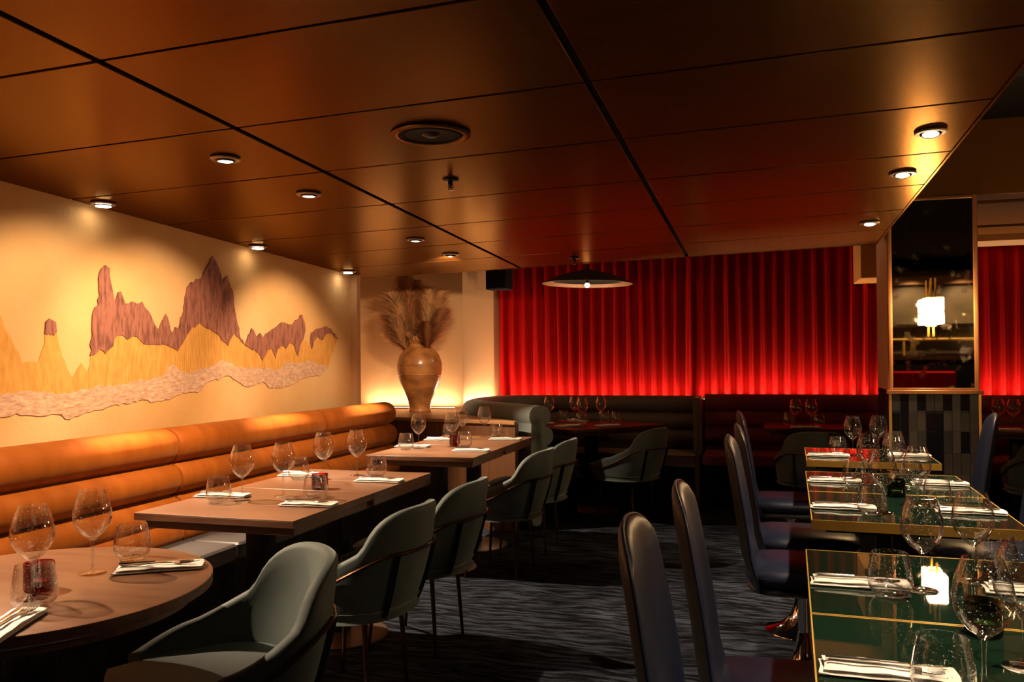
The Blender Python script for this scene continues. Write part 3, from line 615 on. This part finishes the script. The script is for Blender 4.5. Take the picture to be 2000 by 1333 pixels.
backp = [Vector((-2.2+k*0.17, 8.12-0.002*k)) for k in range(10)] + [Vector((-0.58, 8.10))]
# travel direction arm->corner->back: inside of the booth lies to the right
for nm, path, m in (('arm', arm, m_boothteal), ('corner_back', corner, m_booth), ('straight_back', backp, m_booth)):
    rootp = part(nm, sweep(path, ell(0.01, 0.45, 0.05, 0.42, 16, 0.35)), m, bo, ang=50)
    for zc, rz, oc in ((0.882, 0.085, -0.025), (0.725, 0.078, -0.05), (0.575, 0.078, -0.055)):
        part('bolster', sweep(path, ell(oc, zc, 0.098, rz, 20, 0.9)), m, rootp, ang=50)
part('end_panel', MB().rbox((-0.578, 7.62, 0.0), (-0.53, 8.19, 0.965), 0.015, 3), m_booth, bo)
inner = [(-1.72, 6.36), (-2.34, 7.0), (-2.40, 7.45), (-2.35, 7.8), (-2.1, 7.98), (-0.58, 7.98), (-0.58, 7.52), (-1.95, 7.52), (-2.0, 7.2), (-1.42, 6.70)]
part('seat_cushion', MB().prism(inner, 0.36, 0.46, 0.02), m_booth, bo)
inner2 = [(-1.74, 6.38), (-2.40, 7.05), (-2.46, 7.45), (-2.40, 7.85), (-2.1, 8.02), (-0.59, 8.02), (-0.59, 7.56), (-1.90, 7.56), (-1.95, 7.22), (-1.45, 6.72)]
part('plinth', MB().prism(inner2, 0.0, 0.358), m_dark, bo)
# red bench behind
def bench(x0, x1, label):
    t = thing('velvet_bench', label, 'bench', ((x0+x1)/2, 7.95, 0), 0, 'dark red benches along the curtain')
    a, c = x0-(x0+x1)/2, x1-(x0+x1)/2
    part('back_board', MB().box((a, 0.20, 0.0), (c, 0.26, 0.955)), m_redbench, t)
    for zc in (0.905, 0.755, 0.605): part('bolster', sweep([Vector((a+(c-a)*k/8, 0.15)) for k in range(9)], ell(0, zc, 0.075, 0.077)), m_redbench, t, ang=50)
    part('seat_cushion', MB().rbox((a, -0.35, 0.36), (c, 0.10, 0.46), 0.03, 4), m_redbench, t)
    part('plinth', MB().box((a, -0.30, 0.0), (c, 0.20, 0.358)), m_dark, t)
bench(-0.50, 1.28, 'long dark red velvet bench under the curtain beside the booth')
bench(1.30, 3.6, 'dark red velvet bench to the right of the mirror pillar')

# ------------------------------------------------------------------ tables
def pedestal(t, zt, r=0.235, post=0.045):
    part('column', MB().rbox((-post, -post, 0.02), (post, post, zt), 0.008, 2), m_black_metal, t)
    part('base', MB().lathe([(0, 0), (r, 0), (r, 0.008), (r-0.02, 0.014), (0.06, 0.024), (0, 0.024)], 40), m_trim, t)
    part('top_bracket', MB().rbox((-0.17, -0.03, zt-0.02), (0.17, 0.03, zt), 0.006, 2), m_black_metal, t)
def brown_table(x0, x1, y0, y1, label):
    cx, cy = (x0+x1)/2, (y0+y1)/2; t = thing('dining_table', label, 'table', (cx, cy, 0), 0, 'square brown tables along the banquette')
    hx, hy = (x1-x0)/2, (y1-y0)/2
    part('tabletop', MB().rbox((-hx, -hy, 0.7465), (hx, hy, 0.75), 0.004, 2, 0.001), m_wood, t)
    part('shaded_edge', MB().rbox((-hx, -hy, 0.722), (hx, hy, 0.7462), 0.004, 2, 0.001), m_wood_edge_shade, t)  # edge slab darkened in colour to stand for the unlit side
    part('apron', MB().rbox((-hx+0.03, -hy+0.03, 0.688), (hx-0.015, hy-0.03, 0.7215), 0.004, 2, 0.002), m_wood_edge_shade, t)
    pedestal(t, 0.688); return t
TX0, TX1 = -2.322, -1.622
brown_table(TX0, TX1, 2.655, 3.304, 'first square brown table past the round one')
brown_table(TX0, TX1, 3.307, 3.960, 'second square brown table joined behind the first one')
brown_table(TX0, TX1, 4.622, 5.298, 'third square brown table past the gap in the row')
brown_table(TX0, TX1, 5.301, 5.965, 'farthest square brown table beside the oak cabinet')
t = thing('round_table', 'round brown table at the left front of the photo', 'table', (-1.83, 1.72, 0))
part('tabletop', MB().lathe([(0, 0.7465), (0.4485, 0.7465), (0.4485, 0.7485), (0.446, 0.75), (0, 0.75)], 96), m_wood, t)
part('shaded_edge', MB().lathe([(0, 0.720), (0.442, 0.720), (0.4485, 0.724), (0.4485, 0.7462), (0, 0.7462)], 96), m_wood_edge_shade, t)  # rim slab in the darker walnut, edge shade put into its colour
part('apron', MB().lathe([(0, 0.690), (0.40, 0.690), (0.40, 0.7195), (0, 0.7195)], 64), m_wood_edge_shade, t)
pedestal(t, 0.69)
def green_table(cx, cy, hx, hy, rz, label):
    t = thing('glass_table', label, 'table', (cx, cy, 0), rz, 'green glass tables with brass edges')
    part('tabletop', MB().box((-hx+0.0035, -hy+0.0035, 0.724), (hx-0.0035, hy-0.0035, 0.75)), m_green, t)
    for nm, a, c in (('brass_edge', (-hx, -hy, 0.716), (hx, -hy+0.0032, 0.7507)), ('brass_edge', (-hx, hy-0.0032, 0.716), (hx, hy, 0.7507)), ('brass_edge', (-hx, -hy+0.0032, 0.716), (-hx+0.0032, hy-0.0032, 0.7507)), ('brass_edge', (hx-0.0032, -hy+0.0032, 0.716), (hx, hy-0.0032, 0.7507))):
        part(nm, MB().box(a, c), m_brass, t)
    part('underframe', MB().box((-hx+0.05, -hy+0.05, 0.70), (hx-0.05, hy-0.05, 0.7235)), m_dark, t)
    pedestal(t, 0.70, 0.165); return t
GR = math.radians(-2.0)
def gt(xl, y0, y1, label, wid=0.68):
    hy = (y1-y0)/2-0.001; cy = (y0+y1)/2
    return green_table(xl+wid/2, cy, wid/2, hy, GR, label)
gt(0.092, 1.318, 1.978, 'nearest green glass table at the right photo corner')
gt(0.115, 1.982, 2.636, 'second green glass table reflecting the lantern')
gt(0.182, 3.114, 3.780, 'third green glass table with wide brass front edge')
gt(0.205, 3.784, 4.440, 'fourth green glass table holding the dark green votive')
gt(0.257, 4.900, 5.595, 'farthest green glass table in front of the tiled pillar')
t = thing('booth_table', 'dark polished table inside the curved booth', 'table', (-1.435, 7.24, 0), math.radians(50))
part('tabletop', MB().rbox((-0.53, -0.44, 0.722), (0.50, 0.44, 0.75), 0.01, 3, 0.003), m_darkwood, t)
part('apron', MB().box((-0.48, -0.39, 0.69), (0.45, 0.39, 0.7215)), m_darkwood, t)
pedestal(t, 0.69)
for (x, lb) in ((0.36, 'small dark table before the red bench'), (1.93, 'dark table right of the mirror pillar with glasses')):
    t = thing('bench_table', lb, 'table', (x, 7.38, 0), 0, 'dark tables along the red bench')
    part('tabletop', MB().rbox((-0.33, -0.33, 0.722), (0.33, 0.33, 0.75), 0.008, 3, 0.003), m_darkwood, t)
    part('apron', MB().box((-0.28, -0.28, 0.69), (0.28, 0.28, 0.7215)), m_darkwood, t)
    pedestal(t, 0.69)

# ------------------------------------------------------------------ teal tub chairs (face +x locally)
def shell_pt(u, z, off=0.0):
    """u in [-1,1] from right arm tip around the back to left arm tip"""
    a = u*math.radians(118)
    zt = (z-0.37)/0.41
    ex = 0.78
    c, s = math.cos(a), math.sin(a)
    rx = 0.235 + 0.055*min(1, max(0, zt*1.6))**0.6 - 0.0 + off
    ry = 0.245 + 0.040*min(1, max(0, zt*2.0))**0.6 + off
    x = -rx*math.copysign(abs(c)**ex, c); y = ry*math.copysign(abs(s)**0.9, s)
    if c < 0: x = x*1.25
    x += 0.03 - (0.055*zt if zt > 0 else 0)*max(0, c)
    y *= 1.0 - 0.05*max(0, zt-0.4)
    return (x, y, z)
def top_z(u):
    t = abs(u)
    if t < 0.50:
        return 0.60 + 0.18*math.sqrt(max(0.0, 1-(t/0.51)**3.3))
    k = (t-0.50)/0.50
    return 0.49 + (0.635-0.49)*(1-k)**1.15 if k > 0 else 0.635
def top_zs(u):
    return sum(top_z(max(-1, min(1, u+d))) for d in (-0.03, -0.015, 0, 0.015, 0.03))/5
tub = thing('tub_chair', 'proto', 'chair', (0, 0, 0), 0, 'teal velvet tub chairs')
NU, TH = 56, 0.042
rows_ = []
for i in range(NU+1):
    u = -1 + 2*i/NU; zt = top_zs(u); r = []
    nv = 9
    for k in range(nv+1): 
        z = 0.372 + (zt-0.018-0.372)*k/nv; r.append(shell_pt(u, z, 0.0))
    for k in range(1, 6):
        a = PI*k/6; z = zt-0.018+0.018*math.sin(a); r.append(shell_pt(u, z, -TH*0.5*(1-math.cos(a))))
    for k in range(nv+1):
        z = 0.372 + (zt-0.018-0.372)*(nv-k)/nv; r.append(shell_pt(u, z, -TH-0.004*math.sin(PI*k/nv)))
    rows_.append(r)
mb = MB().grid(rows_, closed_u=True); m_ = len(rows_[0])
mb.f.append(tuple(range(m_))); mb.m.append(0); mb.f.append(tuple(NU*m_+k for k in range(m_))); mb.m.append(0)
part('shell', mb, m_teal, tub, ang=60)
# seat pan + cushion
def plan(off, n=40, front=0.25):
    P = []
    for i in range(n+1):
        u = -0.9 + 1.8*i/n; x, y, _ = shell_pt(u, 0.40, off); P.append((x, y))
    f0 = P[-1]; f1 = P[0]
    fr = []
    for k in range(1, 10):
        t = k/10; y = f0[1]*(1-t)+f1[1]*t; fr.append((max(f0[0], front*1.0 - 0.35*abs(y)**2.2*3), y))
    return P + fr
pp = plan(-0.004); pc = plan(-TH-0.004, front=0.275)
part('seat_base', MB().prism(pp, 0.362, 0.40, 0.012), m_teal, tub)
part('seat_cushion', MB().prism(pc, 0.401, 0.475, 0.022), m_teal, tub, ang=60)
# bronze frame tube hugging the shell
for s in (-1, 1):
    path = [shell_pt(s*u, z, 0.010) for (u, z) in ((0.99, 0.372), (0.985, 0.41), (0.975, 0.447), (0.94, 0.456), (0.90, 0.456), (0.86, 0.456), (0.82, 0.462), (0.76, 0.485), (0.70, 0.508), (0.62, 0.540), (0.54, 0.566), (0.46, 0.588), (0.38, 0.605), (0.32, 0.613), (0.26, 0.616), (0.20, 0.616), (0.10, 0.616), (0.0, 0.616))]
    part('frame_tube', MB().tube(path, 0.0065, 8), m_bronze, tub)
    path = [shell_pt(s*0.27, z, 0.006) for z in (0.620, 0.58, 0.54, 0.50, 0.46, 0.42, 0.385, 0.365)]
    part('back_strap', MB().tube(path, 0.01, 8, flat=(0.014, 0.006)), m_black_metal, tub)
for (x0, y0, x1, y1) in ((-0.11, 0.15, -0.135, 0.165), (-0.11, -0.15, -0.135, -0.165), (0.15, 0.17, 0.185, 0.20), (0.15, -0.17, 0.185, -0.20)):
    part('leg', MB().tube([(x0, y0, 0.365), (x1, y1, 0.0)], [0.0115, 0.0075], 10), m_bronze, tub)
tubs = [(-1.535, 2.98, PI-0.03, 'teal velvet tub chair at the first square brown table'), (-1.53, 3.63, PI-0.02, 'teal velvet tub chair at the second square brown table'), (-1.535, 4.96, PI-0.06, 'teal velvet tub chair at the third square brown table'), (-1.525, 5.61, PI-0.02, 'teal velvet tub chair at the farthest square brown table'),
        (-1.435, 1.985, PI+0.84, 'teal velvet tub chair in the foreground at the round brown table'),
        (-1.02, 6.72, math.radians(158), 'teal velvet tub chair at the booth table'), (0.385, 6.72, math.radians(93), 'teal velvet tub chair with its back to us before the red bench'), (1.93, 6.62, math.radians(90), 'teal velvet tub chair at the table right of the pillar')]
for i, (x, y, rz, lb) in enumerate(tubs):
    if i == 0: tub.location = (x, y, 0); tub.rotation_euler = (0, 0, rz); tub['label'] = lb
    else: clone(tub, lb, (x, y, 0), rz)

# ------------------------------------------------------------------ navy high-back swivel chairs (face +x)
hb = thing('swivel_chair', 'proto', 'chair', (0, 0, 0), 0, 'high back navy leather swivel chairs')
def back_outline(s, z):
    """half width of the back at height z"""
    t = (z-0.40)/(1.0-0.40)
    w = 0.215 + 0.012*math.sin(PI*min(1, t*1.2)) - 0.055*max(0, t-0.35)**1.2
    if t > 0.84: w *= (max(0.0, 1-((t-0.84)/0.16)**2.3))**0.5*0.93+0.07
    return w
def back_x(z, y):
    t = (z-0.40)/0.60
    x = -0.155 - 0.085*t**1.15 + 0.05*max(0, 0.22-t)**1.0*2.2
    return x + 0.9*y*y*(0.55+0.3*t)
zs = [0.40+0.6*k/22 for k in range(22)] + [0.982, 0.992, 0.9985, 1.0]
front, rear = [], []
for z in zs:
    w = back_outline(0, z); fr, rr = [], []
    for k in range(17):
        q = -1+2*k/16; y = w*q
        tt = (z-0.40)/0.60; tp = math.sqrt(max(0.0, 1-(max(0, tt-0.86)/0.14)**2)); pad = (0.030*(1-abs(q)**4))*tp+0.004
        x = back_x(z, y); fr.append((x+pad*0.75, y, z)); rr.append((x-0.016*(1-abs(q)**6)*tp-0.003, y, z))
    front.append(fr); rear.append(rr)
def shellpair(A, B):
    mb = MB().grid(A); mb.grid([list(reversed(r)) for r in B])
    nA = len(A); nC = len(A[0]); off = nA*nC
    for i in range(nA-1):
        mb.f.append((i*nC, (i+1)*nC, off+(i+1)*nC+nC-1, off+i*nC+nC-1)); mb.m.append(0)
        mb.f.append((i*nC+nC-1, off+i*nC, off+(i+1)*nC, (i+1)*nC+nC-1)); mb.m.append(0)
    return mb
mid = [[((a[0]*0.25+b2[0]*0.75), a[1], a[2]) for a, b2 in zip(ra, rb)] for ra, rb in zip(front, rear)]
part('backrest', shellpair(front, mid), m_navy, hb, ang=60)
mid2 = [[(p[0]-0.0008, p[1], p[2]) for p in r] for r in mid]
part('back_shell', shellpair(mid2, rear), m_navyback, hb, ang=60)
edge = [tuple(r[0]) for r in mid] + [tuple(p) for p in mid[-1][1:-1]] + [tuple(r[-1]) for r in reversed(mid)]
part('piping', MB().tube([Vector(p)*1.0 + Vector((0.0, 0, 0)) for p in edge], 0.0042, 6), m_navy, hb)
# seat
sp_ = []
for k in range(48):
    t = 2*PI*k/48; c, s = math.cos(t), math.sin(t)
    sp_.append((0.075+0.245*math.copysign(abs(c)**0.55, c), 0.232*math.copysign(abs(s)**0.55, s)*(1-0.06*c)))
part('seat_cushion', MB().prism(sp_, 0.415, 0.485, 0.026), m_navy, hb, ang=60)
part('seat_shell', MB().prism([(x*0.97+0.002, y*0.97) for x, y in sp_], 0.392, 0.4145, 0.008), m_navyback, hb)
part('column', MB().lathe([(0, 0.05), (0.024, 0.05), (0.024, 0.33), (0.05, 0.38), (0.06, 0.392), (0, 0.392)], 28, (0.06, 0, 0)), m_chrome, hb)
part('base', MB().lathe([(0, 0), (0.168, 0), (0.174, 0.004), (0.172, 0.008), (0.14, 0.018), (0.095, 0.038), (0.056, 0.078), (0.040, 0.125), (0.031, 0.17), (0.026, 0.20), (0, 0.20)], 48, (0.06, 0, 0)), m_chrome, hb)
hbs = [(-0.028, 1.72, 0.0, 'navy high back swivel chair nearest the camera in the foreground'), (0.025, 2.24, 0.02, 'navy high back swivel chair second from the camera'), (0.105, 3.62, -0.02, 'navy high back swivel chair at the third green table'), (0.125, 4.26, 0.03, 'navy high back swivel chair at the fourth green table'), (0.11, 5.28, 0.0, 'navy high back swivel chair at the farthest green table left side'),
       (1.03, 5.27, PI-0.10, 'navy high back swivel chair against the tiled pillar'), (1.01, 4.12, PI+0.04, 'navy high back swivel chair cut by the right photo edge'), (1.0, 3.45, PI, 'navy high back swivel chair right of the third green table outside photo')]
for i, (x, y, rz, lb) in enumerate(hbs):
    if i == 0: hb.location = (x, y, 0); hb.rotation_euler = (0, 0, rz); hb['label'] = lb
    else: clone(hb, lb, (x, y, 0), rz)

# ------------------------------------------------------------------ tableware
ZT = 0.7502
wine = thing('wine_glass', 'proto', 'wine glass', (0, 0, 0), 0, 'stemmed wine glasses')
bo_prof = [(0.0045, 0.090), (0.012, 0.0965), (0.026, 0.108), (0.039, 0.124), (0.0468, 0.140), (0.0498, 0.155), (0.0492, 0.170), (0.0462, 0.187), (0.0415, 0.204), (0.0362, 0.219), (0.0322, 0.230)]
bi_prof = [(0.0314, 0.230), (0.0354, 0.219), (0.0407, 0.204), (0.0454, 0.187), (0.0484, 0.170), (0.0490, 0.155), (0.0460, 0.140), (0.0382, 0.1245), (0.0252, 0.109), (0.011, 0.0995), (0.0, 0.098)]
part('bowl', MB().lathe(bo_prof + bi_prof, 40), m_glass, wine, ang=60)
part('stem', MB().lathe([(0, 0.0925), (0.0052, 0.092), (0.0045, 0.082), (0.0038, 0.06), (0.0038, 0.03), (0.0048, 0.014), (0.009, 0.0065), (0, 0.006)], 16), m_glassthick, wine, ang=60)
part('foot', MB().lathe([(0, 0.0), (0.036, 0.0), (0.0368, 0.0012), (0.036, 0.002), (0.022, 0.0035), (0.010, 0.0062), (0, 0.0066)], 36), m_glassthick, wine, ang=60)
tumb = thing('water_tumbler', 'proto', 'tumbler', (0, 0, 0), 0, 'stemless water tumblers')
part('wall', MB().lathe([(0.030, 0.006), (0.040, 0.010), (0.0485, 0.022), (0.0512, 0.036), (0.0500, 0.055), (0.0455, 0.082), (0.0405, 0.105), (0.0394, 0.105), (0.0444, 0.082), (0.0489, 0.055), (0.0501, 0.036), (0.0474, 0.0225), (0.039, 0.0115), (0.0295, 0.0085)], 40), m_glass, tumb, ang=60)
part('base', MB().lathe([(0, 0.0), (0.029, 0.0), (0.033, 0.002), (0.034, 0.005), (0.0300, 0.0085), (0, 0.0095)], 36), m_glassthick, tumb, ang=60)
nap = thing('napkin', 'proto', 'napkin', (0, 0, 0), 0, 'folded white napkins')
def napkin_fold(z0, z1, hx, hy, seed, dx=0.0):
    rnd = random.Random(seed); top = []; bot = []
    for i in range(25):
        x = -hx+2*hx*i/24; rt_, rb_ = [], []
        for k in range(9):
            y = -hy+2*hy*k/8
            wob = 0.0011*math.sin(x*37+y*20+seed)+0.0008*math.sin(x*90+seed*2+y*50)
            e = min(1.0, (hy-abs(y))/0.006, (hx-abs(x))/0.004)
            zc = (z0+z1)/2; h = (z1-z0)/2*math.sqrt(max(0.04, e))
            rt_.append((x+dx+0.002*math.sin(y*60+seed), y+0.0015*math.sin(x*25+seed), zc+h+wob)); rb_.append((x+dx+0.002*math.sin(y*60+seed), y+0.0015*math.sin(x*25+seed), max(0.0002, zc-h)))
        top.append(rt_); bot.append(rb_)
    return shellpair(top, bot)
part('lower_fold', napkin_fold(0.0005, 0.008, 0.116, 0.040, 1), m_napkin, nap, ang=60)
part('upper_fold', napkin_fold(0.0085, 0.0155, 0.112, 0.037, 2, 0.003), m_napkin, nap, ang=60)
def flatpoly(pts, z, th_):
    return MB().prism(pts, z, z+th_, th_*0.3)
knife = thing('table_knife', 'proto', 'knife', (0, 0, 0), 0, 'table knives on the napkins')
part('handle', MB().tube([(-0.105, 0, 0.003), (-0.09, 0, 0.003), (-0.05, 0, 0.003), (-0.012, 0, 0.003)], [0.0045, 0.0052, 0.0042, 0.0032], 10), m_steel, knife)
part('blade', flatpoly([(-0.013, -0.0035), (0.07, -0.0075), (0.092, -0.0055), (0.103, 0.0), (0.098, 0.0035), (-0.013, 0.0035)], 0.0022, 0.0014), m_steel, knife)
fork = thing('table_fork', 'proto', 'fork', (0, 0, 0), 0, 'table forks on the napkins')
part('handle', MB().tube([(-0.10, 0, 0.003), (-0.085, 0, 0.003), (-0.04, 0, 0.0035), (0.01, 0, 0.005), (0.035, 0, 0.0035)], 0.004, 8, flat=(0.0018, 0.0042)), m_steel, fork)
part('neck', flatpoly([(0.032, -0.0035), (0.045, -0.0105), (0.056, -0.0115), (0.056, 0.0115), (0.045, 0.0105), (0.032, 0.0035)], 0.0022, 0.0018), m_steel, fork)
for k in range(4):
    y = -0.0095+k*0.00633
    part('tine', MB().tube([(0.0555, y, 0.0031), (0.075, y, 0.0024), (0.092, y, 0.0042)], [0.0019, 0.0017, 0.0008], 6), m_steel, fork)
def votive(label, x, y, m, h=0.07, r=0.036):
    v = thing('votive_holder', label, 'candle holder', (x, y, ZT), 0, 'glass votive holders')
    part('glass_cup', MB().lathe([(0, 0), (r-0.004, 0), (r, 0.004), (r, h), (r-0.003, h), (r-0.003, 0.008), (0, 0.008)], 36), m, v, ang=50)
    part('candle', MB().lathe([(0, 0.009), (0.019, 0.009), (0.019, 0.024), (0.016, 0.0245), (0, 0.0225)], 24), m_candle, v)
    part('wick', MB().tube([(0, 0, 0.022), (0.001, 0, 0.031)], 0.0008, 5), m_dark, v)
    return v
protos_used = set()
def place(proto, label, x, y, rz=0.0, z=ZT, rot=None):
    if proto.name not in protos_used:
        protos_used.add(proto.name); proto.location = (x, y, z); proto['label'] = label
        proto.rotation_euler = rot if rot else (0, 0, rz); return proto
    return clone(proto, label, (x, y, z), rz, rot=rot)
def setting(n, where):
    """napkin with knife and fork on it; n=(x,y,deg)"""
    x, y, d = n; a = math.radians(d)
    place(nap, 'folded white napkin ' + where, x, y, a)
    c, s = math.cos(a), math.sin(a)
    place(knife, 'steel table knife on the napkin ' + where, x - s*0.009 + c*0.0, y + c*0.009 + s*0.0, a + 0.05, ZT+0.0175)
    place(fork, 'steel table fork on the napkin ' + where, x + s*0.013, y - c*0.013, a + PI*0 - 0.05, ZT+0.0175)
# (where, wine xy, tumbler xy, napkin xyd)
S = [
 ('on the round table nearest the foreground chair', (-1.767, 1.864), (-1.773, 2.022), (-1.613, 1.945, 32)),
 ('on the round table at the left photo edge', (-1.722, 1.625), (-1.648, 1.560), (-1.585, 1.425, 112)),
 ('on the first square brown table, banquette side', (-2.079, 3.005), (-2.142, 2.935), (-2.21, 3.058, 4)),
 ('on the first square brown table, aisle side', (-1.965, 3.137), (-1.775, 3.075), (-1.735, 2.955, 4)),
 ('on the second square brown table, banquette side', (-2.046, 3.626), (-2.169, 3.600), (-2.212, 3.708, 4)),
 ('on the second square brown table, aisle side', (-1.952, 3.793), (-1.827, 3.760), (-1.745, 3.62, 2)),
 ('on the third square brown table, banquette side', (-2.144, 5.031), (-2.199, 4.957), (-2.22, 5.114, 3)),
 ('on the third square brown table, aisle side', (-1.970, 5.190), (-1.870, 5.160), (-1.75, 4.95, 5)),
 ('on the farthest square brown table, banquette side', (-2.074, 5.669), (-2.185, 5.70), (-2.205, 5.582, 3)),
 ('on the farthest square brown table, aisle side', (-1.972, 5.879), (-1.87, 5.85), (-1.755, 5.70, 3)),
 ('on the booth table, left near side', (-1.86, 7.42), (-1.875, 7.278), (-1.86, 7.12, 40)),
 ('on the booth table, left far side', (-1.66, 7.60), (-1.735, 7.46), (-1.60, 7.47, -40)),
 ('on the booth table, right near side', (-1.507, 7.217), (-1.484, 7.054), (-1.58, 6.93, 44)),
 ('on the booth table, right far side', (-1.40, 7.55), (-1.345, 7.41), (-1.25, 7.03, 44)),
 ('on the nearest green table, left side', (0.364, 1.602), (0.290, 1.550), (0.216, 1.643, -2)),
 ('on the second green table, left side', (0.379, 2.253), (0.296, 2.182), (0.236, 2.267, -2)),
 ('on the second green table, right side', (0.519, 2.376), (0.590, 2.454), (0.640, 2.29, -4)),
 ('on the third green table, left side', (0.433, 3.343), (0.388, 3.290), (0.298, 3.388, -3)),
 ('on the third green table, right side', (0.576, 3.501), (0.656, 3.565), (0.735, 3.40, -5)),
 ('on the fourth green table, left side', (0.466, 4.059), (0.404, 4.027), (0.325, 4.10, -3)),
 ('on the fourth green table, right side', (0.588, 4.163), (0.640, 4.04), (0.768, 4.118, -4)),
 ('on the farthest green table, left side', (0.518, 5.223), (0.436, 5.231), (0.375, 5.135, -3)),
 ('on the farthest green table, right side', (0.665, 5.291), (0.745, 5.30), (0.815, 5.22, -4)),
]
for where, w, tb, n in S:
    place(wine, 'clear stemmed wine glass ' + where, w[0], w[1], random.uniform(0, 6))
    place(tumb, 'clear stemless tumbler ' + where, tb[0], tb[1], random.uniform(0, 6))
    setting(n, where)
place(wine, 'clear stemmed wine glass at the right photo edge on the nearest green table', 0.462, 1.745, 1.0)
place(tumb, 'extra clear tumbler at the far rim of the booth table', -1.22, 7.33, 0)
for q, (x, lb) in enumerate(((0.283, 'left one of the pair on the small table before the red bench'), (0.403, 'right one of the pair on the small table before the red bench'))):
    place(wine, 'wine glass, ' + lb, x, 7.24, q)
    place(tumb, 'tumbler, ' + lb, (0.235, 0.47)[q], 7.42-0.06*q, q)
place(nap, 'folded white napkin on the small table before the red bench', 0.35, 7.13, 0.1)
for q, (x, lb) in enumerate(((1.808, 'left one of the pair right of the mirror pillar'), (1.915, 'right one of the pair right of the mirror pillar'))):
    place(wine, 'wine glass, ' + lb, x, 7.40, q)
place(nap, 'folded white napkin on the table right of the mirror pillar', 1.80, 7.18, 0.1)
votive('red glass votive on the round brown table', -1.775, 1.695, m_redglass)
votive('red glass votive between the first two square brown tables', -1.907, 3.345, m_redglass)
votive('red glass votive on the third square brown table', -1.977, 5.262, m_redglass)
votive('dark green glass votive between the third and fourth green tables', 0.534, 3.735, m_greenglass)
votive('dark green glass votive between the nearest two green tables', 0.44, 1.935, m_greenglass)

# ------------------------------------------------------------------ what the mirror sees behind the camera
kp = thing('kitchen_pass', 'open kitchen pass behind the camera seen in the mirror', 'counter', (2.5, -2.2, 0))
part('back_panel', MB().box((-0.75, -0.10, 0.0), (0.95, -0.04, 2.6)), m_olive, kp)
part('wood_beam', MB().box((-0.75, -0.04, 2.40), (0.95, 0.02, 2.52)), m_boxtop, kp)
part('steel_shelf', MB().box((-0.75, -0.04, 1.755), (0.95, 0.10, 1.80)), m_steel, kp)
part('brass_rail', MB().tube([(-0.75, 0.06, 1.57), (0.95, 0.06, 1.57)], 0.022), m_brass, kp)
for x in (-0.42, -0.30): part('brass_post', MB().tube([(x, 0.06, 1.33), (x, 0.06, 1.57)], 0.02), m_brass, kp)
part('counter', MB().box((-0.75, -0.04, 1.27), (0.95, 0.25, 1.33)), m_darkwood, kp)
part('front_panel', MB().box((-0.75, 0.20, 0.0), (0.95, 0.24, 1.27)), m_dark, kp)
for k, x in enumerate((-0.28, -0.13, 0.05, 0.22)):
    h = part('hook', MB().tube([(x, 0.05, 1.76), (x, 0.06, 1.70), (x-0.02, 0.07, 1.64), (x-0.035, 0.08, 1.61), (x-0.02, 0.085, 1.59), (x, 0.085, 1.605), (x+0.005, 0.085, 1.62)], 0.006, 6), m_steel, kp)
for k in range(5):
    tag(put('plate', MB().lathe([(0, 0), (0.07, 0), (0.13, 0.018), (0.132, 0.022), (0.07, 0.006), (0, 0.006)], 32).mesh('plate', m_napkin), None, (2.93+0.012*k, -2.11, 1.3305+0.022*k)), 'white plate, number %s from the bottom of the pile on the kitchen counter' % ('one', 'two', 'three', 'four', 'five')[k], 'plate', 'plates piled on the kitchen counter')
rb = thing('lounge_sofa', 'red padded sofa behind the camera seen low in the mirror', 'sofa', (2.4, -1.55, 0))
part('backrest', MB().rbox((-0.65, -0.30, 0.42), (0.30, -0.16, 1.10), 0.04, 4), m_curtain, rb)
part('seat_cushion', MB().rbox((-0.65, -0.16, 0.30), (0.30, 0.36, 0.44), 0.04, 4), m_curtain, rb)
part('plinth', MB().box((-0.62, -0.28, 0.0), (0.27, 0.30, 0.298)), m_dark, rb)
for x, lb in ((2.2, 'added unseen spot brightening the kitchen pass, left one'), (2.9, 'added unseen spot brightening the kitchen pass, right one')):
    t = thing('kitchen_fill_spot', lb, 'downlight', (x, -1.75, 2.785), 0, 'added spots brightening the kitchen behind the camera')  # lamps added out of view to brighten the mirrored kitchen
    part('housing', MB().lathe([(0, 0), (0.05, 0), (0.05, -0.11), (0.042, -0.11), (0.04, -0.02), (0, -0.02)], 24), m_black_metal, t)
    part('glow_disc', MB().lathe([(0, -0.03), (0.038, -0.03), (0.038, -0.026), (0, -0.026)], 20), m_lampglow, t)
    spot(t, 110, 90, 0.6, (0, -0.35, -1), -0.12)
